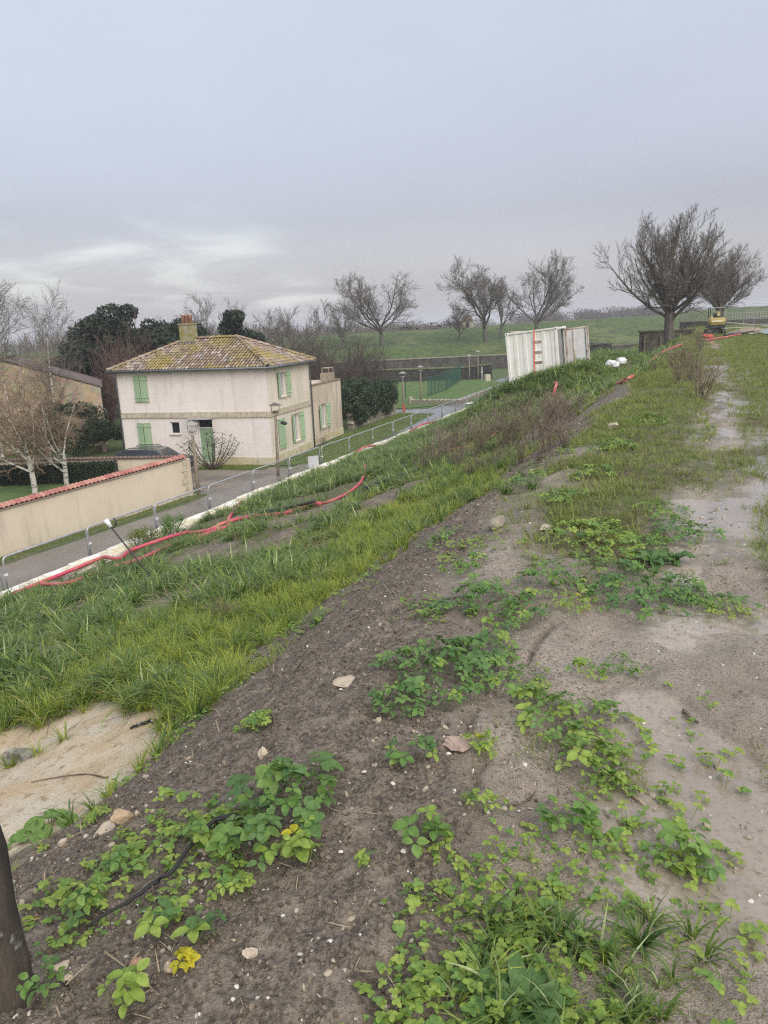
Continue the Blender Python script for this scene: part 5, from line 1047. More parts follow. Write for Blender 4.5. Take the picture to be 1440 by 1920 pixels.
evergreen('dark_bush', -17.6, 49.0, blobs(6, 6, 1.8, 1.7, .4, .4, .7), 2500, 'small dark bush beside the corner of the house', .13, IVY, 'bush', False, seed=6)
iv = []
r_ = random.Random(8)
for k in range(80):
    f = r_.random(); iv.append((-2.5+3.3*f+r_.uniform(-.7, .75), 53.6+7.6*f+r_.uniform(-.4, .5), .75+2.6*r_.random()*(1-.3*f), .5, .6, .55))
evergreen('ivy', 0, 0, iv, 24000, 'thick dark ivy heaped over the rubble garden wall', .15, IVY, 'ivy', False, seed=9)
# distant wood along the horizon and hazy hedges
r_ = np.random.default_rng(3); b = MB()
for k in range(2600):
    x = r_.uniform(-90, 60); y = r_.uniform(172, 215); z0 = 3.0; hgt = r_.uniform(2.2, 4.6)*(1.1 if x < 10 else .8)*(1.25 if x < -25 else 1); dx, dy = r_.normal(0, .5), r_.normal(0, .5)
    b.tube([(x, y, z0), (x+dx*.4, y, z0+hgt*.55), (x+dx, y+dy, z0+hgt)], [.10, .07, .03], 3, caps=False)
    for q_ in range(3): f = r_.uniform(.4, .9); b.tube([(x+dx*f, y, z0+hgt*f), (x+dx*f+r_.normal(0, .7), y+r_.normal(0, .5), z0+hgt*(f+.25))], [.05, .025], 3, caps=False)
tag(b.build('far_wood', TWIG), 'far line of leafless brown wood along the horizon behind the bank', 'wood', kind='stuff')
cl = []
for k in range(60): x = r_.uniform(40, 330); cl.append((x, 420+r_.uniform(0, 60)+max(0, x-100)*.3, 5.0+r_.uniform(0, 2)*2.2, r_.uniform(5, 11), 6, r_.uniform(2.2, 4.8)))
for k in range(22): x = r_.uniform(-120, 40); cl.append((x, 330+r_.uniform(0, 40), 4.0+r_.uniform(0, 2), r_.uniform(4, 9), 5, r_.uniform(2, 3.6)))
for k in range(5): cl.append((8.0+r_.uniform(-3, 6), 172+r_.uniform(0, 3), 6.0, 1.6, 1.4, 1.2))
tag(link('far_tree_line', leafcloud('far_tree_line', cl, 60000, .75, BTWIG, 11, .2)), 'hazy distant tree line on the horizon', 'trees', kind='stuff')
# ================================================================== rampart head: old wall, excavator, site fence, heap
def loc_st(s, t, dz=0): return st3(s, t, dz)
pw = empty('parapet_wall', loc_st(-3.6, 61), math.atan2(0, 1)-R(12)); tag(pw, 'dark ruined stone parapet wall behind the large bare tree', 'wall')
b = MB(); b.box((-1.2, -.35, -1.2), (2.6, .35, 1.55)); b.box((2.6, -.3, -1.2), (5.2, .3, 1.15)); b.build('wall', simple('parapet_masonry', (.15, .135, .11), (.07, .066, .055), 1.6, .95, 1., 5, .15), pw)
b = MB(); b.box((-1.3, -.42, 1.553), (2.65, .42, 1.67)); b.box((2.66, -.36, 1.153), (5.3, .36, 1.27)); b.build('cap', MATS['weedy_wall_head'], pw)
for x_ in (-.95, .2): q_ = MB(); q_.box((x_, -.5, -1.3), (x_+.1, -.42, 1.25)); q_.build('timber_post', POSTM, pw)
# distant pale balustrade
bl = empty('pale_railing', (38.0, 88, 5.9)); bl.rotation_euler = (0, 0, -R(8)); tag(bl, 'pale railing far behind the excavator along the rampart head', 'railing')
b = MB(); b.box((-3, -.15, -.6), (26, .15, .25)); b.build('kerb', MATS['old_grey_masonry'], bl); b = MB(); b.box((-3, -.06, .95), (26, .06, 1.05)); b.build('rail', LMET, bl)
bal = MB(); bal.box((-.05, -.05, .25), (.05, .05, .95)); bm_ = bal.mesh('baluster', LMET)
for k in range(96): link('baluster', bm_, bl, (-3+.3*k, 0, 0))
YEL = simple('yellow_machine_paint', (.48, .40, .13), (.40, .32, .10), 4, .45, .05)
BLK = simple('black_machine', (.022, .022, .022), (.04, .04, .04), 6, .6, .1)
s_, t_, _ = LAY['EXC']; ex = empty('mini_excavator', loc_st(s_, t_, 0), -R(14)); ex.scale = (.86,)*3; tag(ex, 'small yellow and black tracked excavator with canopy, seen from behind', 'excavator')
for sg_ in (-1, 1):
    q_ = MB(); pr = [(-.75, .0), (-.9, .2), (-.75, .42), (.75, .42), (.9, .2), (.75, 0)]; q_.add([(sg_*.42, y_, z_) for y_, z_ in pr]+[(sg_*.68, y_, z_) for y_, z_ in pr], [tuple(range(6)), tuple(range(11, 5, -1))]+[(i, (i+1) % 6, 6+(i+1) % 6, 6+i) for i in range(6)]); to_ = q_.build('track', BLK, ex, bevel=.02)
    for y_ in (-.7, 0, .7): q_ = MB(); q_.tube([(sg_*.685, y_, .2), (sg_*.70, y_, .2)], .13, 12); q_.build('roller', LDK, to_)
q_ = MB(); q_.box((-.40, -.55, .15), (.40, .55, .5)); q_.build('undercarriage', BLK, ex)
q_ = MB(); q_.box((-.68, -.72, .52), (.68, .55, .82)); q_.build('platform', BLK, ex, bevel=.04)
q_ = MB(); vs = []
for z_, w_, y0_ in ((.80, .64, -.74), (1.05, .68, -.84), (1.28, .66, -.80), (1.36, .56, -.68)):
    vs += [(-w_, -.2, z_), (-w_, y0_+.2, z_), (-w_*.75, y0_, z_), (w_*.75, y0_, z_), (w_, y0_+.2, z_), (w_, -.2, z_)]
q_.add(vs, [(i*6+j, i*6+(j+1) % 6, (i+1)*6+(j+1) % 6, (i+1)*6+j) for i in range(3) for j in range(6)]+[tuple(range(5, -1, -1)), tuple(18+j for j in range(6))]); q_.build('engine_cover', YEL, ex)
q_ = MB(); q_.box((-.40, -.845, 1.02), (.40, -.835, 1.16)); q_.build('maker_stripe', simple('cream_decal', (.75, .70, .5), (.7, .64, .4), 6, .5, 0), ex)
q_ = MB(); q_.box((-.22, -.12, .95), (.22, .3, 1.08)); q_.box((-.22, -.2, 1.05), (.22, -.08, 1.72)); q_.build('seat', BLK, ex, bevel=.05)
q_ = MB()
for x_ in (-.5, .5): q_.tube([(x_, -.35, 1.3), (x_, -.30, 2.12)], .03, 8); q_.tube([(x_, .5, .8), (x_, .42, 2.12)], .03, 8)
q_.build('canopy_post', BLK, ex); q_ = MB(); q_.box((-.62, -.55, 2.12), (.62, .62, 2.19)); q_.build('canopy', LMET, ex, bevel=.03)
q_ = MB(); q_.box((-.12, .5, .7), (.12, .8, 1.0)); q_.tube([(0, .75, .9), (0, 1.35, 1.25), (0, 2.1, 1.45)], [.13, .12, .09], 6); q_.tube([(0, 2.1, 1.45), (0, 2.45, .8)], [.08, .07], 6); q_.build('boom', YEL, ex)
q_ = MB(); q_.box((-.28, 2.25, .55), (.28, 2.65, 1.05)); q_.build('bucket', BLK, ex); q_ = MB(); q_.box((-.7, 1.0, .08), (.7, 1.08, .42)); q_.build('blade', YEL, ex)
vest = simple('pale_yellow_cloth', (.62, .62, .30), (.5, .5, .3), 5, .9, .2); q_ = MB(); q_.box((.05, -.23, 1.5), (.3, -.19, 1.9)); q_.build('hung_jacket', vest, ex, bevel=.02)
# tall site fence
def heras(x, y, z, rz, label, L_=3.4, hgt=2.0):
    e = empty('site_fence_panel', (x, y, z), rz); tag(e, label, 'fence', 'tall site fence panels')
    f = MB(); f.tube([(0, 0, 0), (0, 0, hgt), (L_, 0, hgt), (L_, 0, 0)], .022, 6); f.tube([(0, 0, .15), (L_, 0, .15)], .02, 6); f.build('frame', GALV, e)
    w_ = MB()
    for k in range(1, 24): w_.tube([(L_*k/24, 0, .15), (L_*k/24, 0, hgt)], .003, 3, caps=False)
    for k in range(1, 9): w_.tube([(0, 0, .15+(hgt-.15)*k/9), (L_, 0, .15+(hgt-.15)*k/9)], .003, 3, caps=False)
    w_.build('wire_mesh', WIRE, e)
    for x_ in (0, L_): q_ = MB(); q_.box((x_-.1, -.3, -.02), (x_+.1, .3, .1)); q_.build('foot', LMET, e)
p = loc_st(2.2, 60.5); heras(p.x, p.y, p.z, R(2), 'tall wire mesh site fence panel beside the rubble heap')
heras(p.x+3.5, p.y+.15, p.z+.02, R(4), 'tall wire mesh site fence panel at the far end of the row')
p = loc_st(1.2, 72); heras(p.x, p.y, p.z, R(4), 'tall wire mesh site fence panel behind the excavator', 2.6)
# heap of timber, pipes and sheeting
PLK = simple('pale_plank', (.62, .58, .50), (.5, .46, .38), 5, .8, .1); DKP = simple('dark_pipe_plastic', (.02, .02, .022), (.035, .035, .035), 5, .4, .1)
def stick(name, a, b_, w_, mat, label, cat, round_=True, group=None):
    a, b_ = Vector(a), Vector(b_); m_ = MB()
    if round_: m_.tube([a-a, (b_-a)*.5, b_-a], w_, 8)
    else:
        d = (b_-a); L_ = d.length; q_ = d.to_track_quat('X', 'Z').to_matrix().to_4x4(); m_.box((0, -w_, -.02), (L_, w_, .02), mat=q_)
    o = m_.build(name, mat, None, a); return tag(o, label, cat, group)
P_ = lambda s, t, dz: loc_st(s, t, dz)
stick('long_plank', P_(1.2, 62, .75), P_(4.6, 60, .35), .13, PLK, 'long pale plank propped across the heap', 'plank', False)
stick('long_plank', P_(1.6, 57, .12), P_(4.8, 56.5, .5), .09, PLK, 'pale plank lying low in front of the heap', 'plank', False)
stick('scaffold_tube', P_(2.2, 59.0, 1.0), P_(6.5, 57.2, 1.25), .035, GALV, 'upper grey scaffold tube resting across the heap', 'tube')
stick('scaffold_tube', P_(2.6, 58.0, .55), P_(6.5, 55.5, .75), .035, GALV, 'lower grey scaffold tube resting across the heap', 'tube')
stick('black_pipe', P_(.9, 53, .12), P_(2.3, 54.6, .16), .08, DKP, 'short black pipe lying beside the red hose end', 'pipe')
hp = MB(); n_ = 16; vs = []; fs = []
for i in range(n_):
    for j in range(n_):
        u_, v_ = i/(n_-1)*2-1, j/(n_-1)*2-1; r2 = u_*u_+v_*v_; vs.append((u_*2.2, v_*1.5, max(0, .5*(1-r2))*(1+.5*float(fbm(np.array(u_*2), np.array(v_*2), 1.5, 3, 3)))-.05))
for i in range(n_-1):
    for j in range(n_-1): fs.append((i*n_+j, (i+1)*n_+j, (i+1)*n_+j+1, i*n_+j+1))
hp.add(vs, fs); tag(hp.build('rubble_heap', simple('spoil_heap', (.24, .18, .13), (.34, .28, .2), 5, .95, .8, 20, .04), None, P_(2.7, 57.8, -.12), smooth=True), 'low brown spoil heap under the planks near the excavator', 'heap')
tp = MB(); n_ = 14; vs = []; fs = []
for i in range(n_):
    for j in range(n_):
        u_, v_ = i/(n_-1)*2-1, j/(n_-1)*2-1; vs.append((u_*1.3, v_*.9, .28*max(0, 1-u_*u_*.8-v_*v_*.8)+.09*float(fbm(np.array(u_*2.), np.array(v_*2.), 2, 3, 13))))
for i in range(n_-1):
    for j in range(n_-1): fs.append((i*n_+j, (i+1)*n_+j, (i+1)*n_+j+1, i*n_+j+1))
tp.add(vs, fs); tag(tp.build('grey_sheeting', simple('grey_green_sheet', (.30, .38, .37), (.2, .26, .26), 4, .4, .3, 8), None, P_(3.9, 54.6, .1), (0, 0, .3), smooth=True), 'crumpled grey green sheeting at the edge of the heap', 'sheet')
om = stone_mesh(77, (.7, .5, .28)); om.materials.append(REDP); tag(link('orange_barrier', om, None, P_(-.1, 51.5, .08)), 'flattened orange plastic mesh roll beside the red hose', 'netting')
# white builder's bags on the slope
BAGM = simple('white_bag_fabric', (.72, .72, .72), (.60, .60, .61), 5, .7, .4, 12, .03)
for k, (s_, t_, _) in enumerate(LAY['BAGS']):
    b = bmesh.new(); bmesh.ops.create_icosphere(b, subdivisions=4, radius=.5); r_ = random.Random(60+k)
    for v in b.verts:
        n_ = float(fbm(np.array(v.co.x*3+k*5), np.array(v.co.y*3+v.co.z*2), 1.4, 4, 50+k)); v.co *= 1+.42*n_
        v.co.x *= 1.05; v.co.y *= .85; v.co.z = max(v.co.z, -.22)*.72
        if v.co.z > .28: v.co.z += .10*abs(n_)
    m_ = bpy.data.meshes.new('builders_bag'); b.to_mesh(m_); b.free(); m_.materials.append(BAGM); m_.polygons.foreach_set('use_smooth', [True]*len(m_.polygons))
    tag(link('builders_bag', m_, None, st3(s_, t_, .2), (0, 0, k), .66), ('bulging white rubble bag, lower of the two on the slope', 'slumped white rubble bag, upper of the two on the slope')[k], 'bag')
# ================================================================== red hoses, pipes, rod
HOSE = Mt('red_corrugated_conduit'); a1 = HOSE.noise(1.1, 4); HOSE.color(HOSE.mix(HOSE.rng(a1, .48, .7), HOSE.mix(HOSE.rng(HOSE.noise(9, 4), .3, .7), (.62, .085, .14), (.52, .06, .10)), (.60, .19, .15))).rough(.5); wv = HOSE.n('ShaderNodeTexWave', bands_direction='X'); wv.inputs['Scale'].default_value = 14; HOSE.l(HOSE.tc.outputs['Object'], wv.inputs['Vector']); HOSE.bump(wv.outputs[0], .5, .008); HOSE = HOSE.m
def smooth_path(pts, n_=7):
    o = []; P = [Vector(p_) for p_ in pts]
    for i in range(len(P)-1):
        p0, p1, p2, p3 = P[max(i-1, 0)], P[i], P[i+1], P[min(i+2, len(P)-1)]
        for k in range(n_):
            t_ = k/n_; o.append(.5*((2*p1)+(p2-p0)*t_+(2*p0-5*p1+4*p2-p3)*t_*t_+(3*p1-p0-3*p2+p3)*t_**3))
    o.append(P[-1]); return o
HL = {'a': ('thick red conduit running along the coping past the bushy plant', .060, .12), 'b': ('red conduit in the grass just uphill of the coping conduit', .054, .10), 'c': ('red conduit crossing the forked joint in the long grass', .056, .09), 'd': ('short red conduit branch rising to the coping', .055, .10),
      'e': ('curved red conduit end sticking up from the long grass', .042, .04), 'f': ('faded red hose winding between the dead shrubs', .055, .08), 'g': ('red hose running up the bare earth towards the large tree', .045, .1), 'h': ('orange red hose end beside the spoil heap', .045, .1), 'i': ('short red hose loop standing up below the container', .06, .25)}
for k_, pts in LAY['HOSE'].items():
    lab, r_, lift = HL[k_]; P = []
    for i, (s_, t_) in enumerate(pts):
        s2 = max(s_, -17.5); z_ = lift+(.16 if s2 < -17.1 else 0)
        P.append(st3(s2, t_, z_))
    if k_ == 'e': P[-1].z += .2; P[-2].z += .12; P[-3].z += .06; P[-1] = P[-2].lerp(P[-1], .3)+Vector((0, 0, .15))
    if k_ == 'i': P[1].z += .05; P[2].z += .12
    m_ = MB(); sp = smooth_path(P); m_.tube([p_-sp[0] for p_ in sp], r_, 10); tag(m_.build('red_conduit', HOSE, None, sp[0], smooth=True), lab, 'hose', 'red conduits on the slope')
for (s0_, t0_), (s1_, t1_), lab in (((-17.5, 36.5), (-17.35, 38.6), 'red conduit scrap draped over the coping near the house corner'), ((-17.6, 45.3), (-17.4, 49), 'red conduit scrap lying on the coping further along')):
    sp = smooth_path([st3(s0_, t0_, .42), st3((s0_+s1_)/2+.1, (t0_+t1_)/2, .48), st3(s1_+.2, t1_, .3)]); m_ = MB(); m_.tube([p_-sp[0] for p_ in sp], .055, 10); tag(m_.build('red_conduit', HOSE, None, sp[0], smooth=True), lab, 'hose', 'red conduits on the slope')
for k, pts in enumerate(LAY['PIPE']):
    sp = smooth_path([st3(s_, t_, .22) for s_, t_ in pts]); m_ = MB(); m_.tube([p_-sp[0] for p_ in sp], .045, 8); tag(m_.build('black_pipe', DKP, None, sp[0], smooth=True), ('black pipe lying in grass beyond the curved conduit end', 'thin dark pipe beside the conduit joint')[k], 'pipe')
s_, t_, _ = LAY['REBAR']; p = st3(s_, t_, 0)
rb = empty('iron_rod', p); tag(rb, 'black iron rod with white cap and hook leaning out of the grass', 'rod')
tip = Vector((-.84, .28, 1.12)); m_ = MB(); m_.tube([(.12, -.04, -.16), tip*.5, tip], .016, 8); m_.build('rod', IRON, rb)
m_ = MB(); m_.tube(smooth_path([tip, tip+Vector((.05, 0, -.03)), tip+Vector((.12, 0, .03)), tip+Vector((.11, 0, .13)), tip+Vector((.08, 0, .17))], 4), .014, 6); m_.build('hook', IRON, rb)
m_ = MB(); m_.tube([tip*.985, tip*1.05, tip*1.11], [.035, .05, .058], 10); m_.build('cap', WHITEP, rb, smooth=True)
# stake close by on the left
LICH = Mt('lichened_wood'); a1 = LICH.noise(5, 6, .65, scale3=(3, 3, .5)); c_ = LICH.mix(LICH.rng(a1, .35, .65), (.035, .028, .022), (.085, .068, .052)); c_ = LICH.mix(LICH.rng(LICH.noise(11, 4, .6), .60, .68), c_, (.30, .31, .26)); LICH.color(c_).rough(.9).bump(LICH.noise(22, 5, .6, scale3=(3, 3, .5)), .9, .02); LICH = LICH.m
s_, t_, _ = LAY['POST']; p = st3(s_-.02, t_, 0); m_ = MB(); path = [(.03, 0, -.15), (.02, 0, .0), (.015, .012, .15), (.012, .02, .3), (.008, .03, .46), (.0, .03, .66)]; m_.tube(path, [.08, .060, .049, .044, .042, .032], 14)
r_ = random.Random(4); m_.v = [(x+r_.uniform(-.006, .006), y+r_.uniform(-.006, .006), z) for x, y, z in m_.v]
tag(m_.build('wooden_stake', LICH, None, p, smooth=True), 'dark weathered wooden stake with pale lichen rooted in the soil', 'stake')
# ================================================================== vegetation on the slope and the mound
NR = np.random.default_rng(77)
def project(s, t, z):
    x, y = st2w(s, t); z = z-CAM_Z; dep = y*_f.y+z*_f.z
    return 720+F_PX*(x*_r.x+y*_r.y+z*_r.z)/dep, 960-F_PX*(x*_u.x+y*_u.y+z*_u.z)/dep, dep
def in_view(s, t, z, m=260):
    u_, v_, d_ = project(s, t, z); return (d_ > .3) & (u_ > -m) & (u_ < 1440+m) & (v_ < 1920+m)
def tuft(seed, n_, l0, l1, w_, spread, droop, mats, mid=None, base=.03, segs=4, tmin=2):
    r_ = random.Random(seed); b = MB()
    for k in range(n_):
        a = r_.uniform(0, 6.283); L_ = r_.uniform(l0, l1); rr = base*r_.random()**.5; p = Vector((rr*math.cos(a), rr*math.sin(a), -.01)); az = a+r_.uniform(-.6, .6)
        out_ = Vector((math.cos(az), math.sin(az), 0)); sd = Vector((-math.sin(az), math.cos(az), 0)); th = R(r_.uniform(min(tmin, spread-1), spread)); dr = R(droop)*r_.uniform(.3, 1.2); ww = w_*r_.uniform(.6, 1.2); vs = []
        for i in range(segs+1):
            f = i/segs; q_ = ww*(1-f**1.8)*.5+.0004; vs += [p-sd*q_, p+sd*q_]
            d = out_*math.sin(th)+Vector((0, 0, math.cos(th))); p = p+d*(L_/segs); th = min(th+dr/segs, R(165))
        b.add(vs, [(2*i, 2*i+1, 2*i+3, 2*i+2) for i in range(segs)], 0 if not mid or r_.random() > mid else (1 if len(mats) < 3 or r_.random() < .5 else 2))
    return b.mesh('tuft', mats)
G1 = leafy('lush_grass', (.125, .20, .036), (.25, .335, .078), rough=.28, trans=.42)
G2 = leafy('yellow_green_grass', (.29, .34, .05), (.40, .43, .08), rough=.5, trans=.45)
G3 = leafy('dry_grass', (.22, .18, .10), (.32, .27, .16), rough=.8, trans=.25)
G4 = leafy('dark_grass', (.060, .115, .028), (.125, .190, .052), rough=.3, trans=.35)
G5 = leafy('olive_short_grass', (.155, .195, .050), (.25, .28, .08), rough=.6, trans=.35)
G6 = leafy('pale_highlight_blade', (.29, .345, .15), (.42, .46, .24), rough=.25, trans=.35)  # bright highlights on wet blades put into a paler blade colour
tall = [tuft(1, 20, .28, .62, .027, 50, 150, [G1, G3, G6], .34), tuft(2, 22, .30, .66, .029, 55, 160, [G4, G6, G1], .36), tuft(3, 18, .24, .52, .024, 60, 140, [G1, G2, G6], .5), tuft(4, 17, .26, .6, .030, 62, 160, [G4, G1, G6], .55), tuft(5, 16, .18, .45, .006, 60, 110, [G3, G3])]
fine = [tuft(11, 30, .10, .26, .009, 40, 90, [G1, G2], .45), tuft(12, 34, .08, .2, .006, 45, 80, [G2, G1], .3), tuft(13, 26, .12, .30, .011, 50, 110, [G1, G4, G2], .45)]
short = [tuft(21, 26, .03, .10, .0042, 60, 60, [G5, G3], .08, .05, 3), tuft(22, 24, .03, .12, .0045, 65, 70, [G1, G5], .5, .05, 3), tuft(23, 18, .02, .07, .0035, 75, 40, [G5, G2], .3, .06, 2)]
def logt(n_, a, b_): return a*np.exp(NR.random(n_)*math.log(b_/a))
def scat(name, n_, srange, trange, dens, pick, variants, scl, label, dz=-.01, tilt=.15, cat='grass'):
    s_ = NR.uniform(*srange, n_); t_ = logt(n_, *trange); z_ = H(s_, t_); keep = (NR.random(n_) < dens(s_, t_)) & in_view(s_, t_, z_)
    s_, t_, z_ = s_[keep], t_[keep], z_[keep]; m_ = len(s_); x_, y_ = st2w(s_, t_)
    rot = np.stack([NR.normal(0, tilt, m_), NR.normal(0, tilt, m_), NR.uniform(0, 6.283, m_)], 1)
    return scatter(name, np.stack([x_, y_, z_+dz], 1), rot, scl(s_, t_, m_), pick(s_, t_, m_), variants, label, cat)
def clump(s, t): return sstep(-.35, .35, fbm(s, t, .9, 3, 101))
scat('tall_grass', 46000, (-17.35, -3.1), (2.6, 120), lambda s, t: zones(s, t)[2]*np.clip(-.02+1.0*clump(s, t), 0, 1)*(1-.2*sstep(-5.0, -4.0, s)*sstep(16, 11, t)), lambda s, t, m: NR.choice(5, m, p=[.34, .26, .2, .13, .07]), tall,
     lambda s, t, m: NR.uniform(.4, 1.1, m)*(.36+.78*clump(s, t))*(1+.25*sstep(10, 40, t))*(1-.35*sstep(-6, -4, s)), 'long lush green grass over the rampart slope')
scat('fine_grass', 24000, (-9.5, -2.7), (2.8, 40), lambda s, t: zones(s, t)[2]*sstep(-8.5, -5.2, s+1.2*fbm(s, t, .5, 2, 5)), lambda s, t, m: np.where(fbm(s, t, .8, 3, 230)+.25*NR.normal(size=m) > .02, 1, np.where(NR.random(m) < .5, 0, 2)), fine, lambda s, t, m: NR.uniform(.5, 1.3, m), 'fine yellow green grass at the foot of the mound')
scat('short_grass', 52000, (-3.0, 9.0), (1.6, 110), lambda s, t: np.clip(zones(s, t)[2]*1.0, 0, 1)*np.where(s > 4.5, .6, 1), lambda s, t, m: NR.choice(3, m, p=[.45, .35, .2]), short, lambda s, t, m: NR.uniform(.7, 1.5, m)*(1+.6*sstep(6, 30, t))*(1+.3*sstep(-.4, -1.2, s)), 'short worn grass beside and along the muddy path')
scat('path_grass', 5200, (-1.0, 1.6), (1.2, 14), lambda s, t: (1-zones(s, t)[2])*sstep(.12, .5, fbm(s, t, 1.6, 3, 140))*.55*sstep(-1.0, -.1, s), lambda s, t, m: NR.choice(3, m, p=[.3, .4, .3]), short, lambda s, t, m: NR.uniform(.4, .95, m), 'sparse trampled grass blades on the muddy path', tilt=.5)
scat('mound_edge_grass', 230, (-.75, .35), (1.15, 2.1), lambda s, t: sstep(.34, .08, np.abs(s+.22)/1.0+.12*fbm(s, t, 3, 2, 3))*sstep(2.1, 1.6, t), lambda s, t, m: NR.choice(4, m), tall[:4], lambda s, t, m: NR.uniform(.16, .34, m), 'grass blades among the clover at the path edge')
scat('straw_litter', 9000, (-12, -3.7), (4, 40), lambda s, t: (1-zones(s, t)[2])*(1-zones(s, t)[1])*.55, lambda s, t, m: NR.choice(2, m), [tuft(31, 9, .1, .35, .005, 92, 6, [G3, BTWIG], .4, .12, 4, 80), tuft(32, 7, .1, .3, .006, 92, 6, [BTWIG, G3], .3, .15, 4, 82)], lambda s, t, m: NR.uniform(.9, 2.0, m), 'dead straw and stalks on the bare patches of the slope', cat='straw')
scat('far_slope_grass', 24000, (-17.3, -1.6), (22, 120), lambda s, t: np.clip(zones(s, t)[2]+.25, 0, 1)*np.clip(.2+.9*clump(s, t), 0, 1), lambda s, t, m: NR.choice(5, m, p=[.34, .22, .24, .13, .07]), tall, lambda s, t, m: NR.uniform(.6, 1.3, m), 'long grass on the far part of the slope below the container and tree')
def lawn_tufts():
    n_ = 9000; pts = []
    P = [((-2.6, 40.4), (-5.3, 40.4), (-2.0, 53), (1.6, 63.2), (4.3, 61.4), (2.4, 55.5)), ((-15.3, 20.8), (-8.75, 33.6), (-8.0, 33.6), (-14.6, 20.5)), ((-9.9, 41.5), (-6.1, 40.5), (-6.3, 39.4), (-10.1, 40.3))]
    for poly, k in zip(P, (3600, 2600, 900)):
        A = np.array(poly); lo, hi = A.min(0), A.max(0); q_ = NR.random((k*3, 2))*(hi-lo)+lo; ins = np.zeros(len(q_), bool)
        for i in range(len(A)):
            (ax, ay), (bx, by) = A[i], A[(i+1) % len(A)]; c_ = ((ay > q_[:, 1]) != (by > q_[:, 1])) & (q_[:, 0] < (bx-ax)*(q_[:, 1]-ay)/(by-ay+1e-9)+ax); ins ^= c_
        pts.append(q_[ins][:k])
    p = np.concatenate(pts); m_ = len(p)
    scatter('verge_grass', np.c_[p, np.full(m_, .005)], np.stack([NR.normal(0, .2, m_), NR.normal(0, .2, m_), NR.uniform(0, 6, m_)], 1), NR.uniform(.9, 2.0, m_), NR.choice(3, m_), short, 'rough grass on the verges by the house and garden wall', 'grass')
lawn_tufts()
# large tussocks in the long grass
tus = [tuft(41+k, 64, .38, .68, .020, 52, 135, [G4, G1], .45, .09, 5) for k in range(3)]
for k, (s_, t_, kk, r_) in enumerate(LAY['TUSSOCKS']):
    o = link('grass_tussock', tus[k % 3], None, st3(s_, t_, -.02), (0, 0, k*1.1), max(.5, min(1.15, r_*kk/1400*1.9))); tag(o, 'dense arching tussock of dark green grass on the slope', 'grass tussock', 'arching grass tussocks')
# broad-leaved weeds: leaf with rounded leaflets
def leaflet(b, p, d, L_, W_, up, cup, m=0, lobes=0.):
    """an ovate leaflet with folded midrib; p base, d direction"""
    d = d.normalized(); sd = d.cross(up).normalized(); n_ = sd.cross(d); pr = [(0, .0), (.13, .42), (.22, .80), (.30, .76), (.38, 1.0), (.47, .90), (.56, 1.0), (.65, .80), (.74, .82), (.83, .55), (.90, .46), (1.0, .0)]; vs = []
    for i, (f, w_) in enumerate(pr):
        c_ = p+d*(L_*f)-n_*(cup*L_*f*f); ww = W_*.5*w_*(1+(lobes if i % 2 else -lobes))
        if i in (0, len(pr)-1): vs.append(c_)
        else: vs += [c_-sd*ww+n_*(ww*.32), c_, c_+sd*ww+n_*(ww*.32)]
    k = len(pr)-2; fs = [(0, 2, 1), (0, 3, 2)]
    for i in range(k-1):
        a = 1+3*i; fs += [(a, a+1, a+4, a+3), (a+1, a+2, a+5, a+4)]
    a = 1+3*(k-1); e = a+3; fs += [(a, a+1, e), (a+1, a+2, e)]
    b.add(vs, fs, m)
def leaf_mesh(seed, L_, n_=3, mats=None, stalk=.08):
    r_ = random.Random(seed); b = MB(); st = [Vector((-.35*stalk, 0, -stalk)), Vector((-.1*stalk, 0, -stalk*.45)), Vector((0, 0, 0))]
    b.tube(st, L_*.028, 3, 0, False)
    for k in range(n_):
        a = (k-(n_-1)/2)*R(95 if n_ == 3 else 62)+r_.uniform(-.15, .15); d = Vector((math.cos(a), math.sin(a), r_.uniform(-.05, .25))); l2 = L_*(1.1 if k == n_//2 else .92)*r_.uniform(.9, 1.1)
        leaflet(b, d*(L_*.10), d, l2, l2*r_.uniform(.64, .80), Vector((0, 0, 1)), r_.uniform(.1, .4), 0, .06)
    return b.mesh('leaf', mats, True)
LM = {'dark': leafy('dark_weed_leaf', (.070, .145, .042), (.125, .215, .068), rough=.5, trans=.3), 'mid': leafy('green_weed_leaf', (.105, .20, .045), (.175, .275, .070), rough=.5, trans=.32), 'light': leafy('light_weed_leaf', (.20, .30, .055), (.29, .37, .08), rough=.5, trans=.38), 'yellow': leafy('yellowing_leaf', (.38, .37, .03), (.52, .44, .03), rough=.55, trans=.4)}
LV = {}
for tn in LM:
    for kd, L_, n_, st_ in (('big', .038, 3, .09), ('mid', .029, 3, .065), ('small', .0175, 3, .045)):
        LV[tn, kd] = [leaf_mesh(hash((tn, kd)) % 1 + k*7+int(L_*1000), L_*(.85+.15*k), n_ if k < 3 else 5, LM[tn], st_) for k in range(4)]
def round_leaf(seed, r0, mat):
    r_ = random.Random(seed); b = MB(); b.tube([(-.03, 0, -.07), (0, 0, 0)], .002, 3, 0, False); n_ = 11; vs = [(0, 0, 0)]
    for i in range(n_): a = R(25)+i/(n_-1)*R(310); rr = r0*r_.uniform(.92, 1.08); vs.append((rr*math.cos(a+math.pi), rr*math.sin(a+math.pi), rr*.28+r_.uniform(-.004, .004)))
    b.add(vs, [(0, i+1, i+2) for i in range(n_-1)]); return b.mesh('leaf', mat, True)
LV['mid', 'round'] = [round_leaf(k, .036+.006*k, LM['mid']) for k in range(3)]
KIND_TXT = {'big': 'large-leaved', 'mid': 'leafy', 'small': 'small-leaved', 'round': 'round-leaved'}
def tone_txt(t): return 'dark green' if t < .18 else 'green' if t < .42 else 'light green' if t < .7 else 'yellow green' if t < .95 else 'yellow'
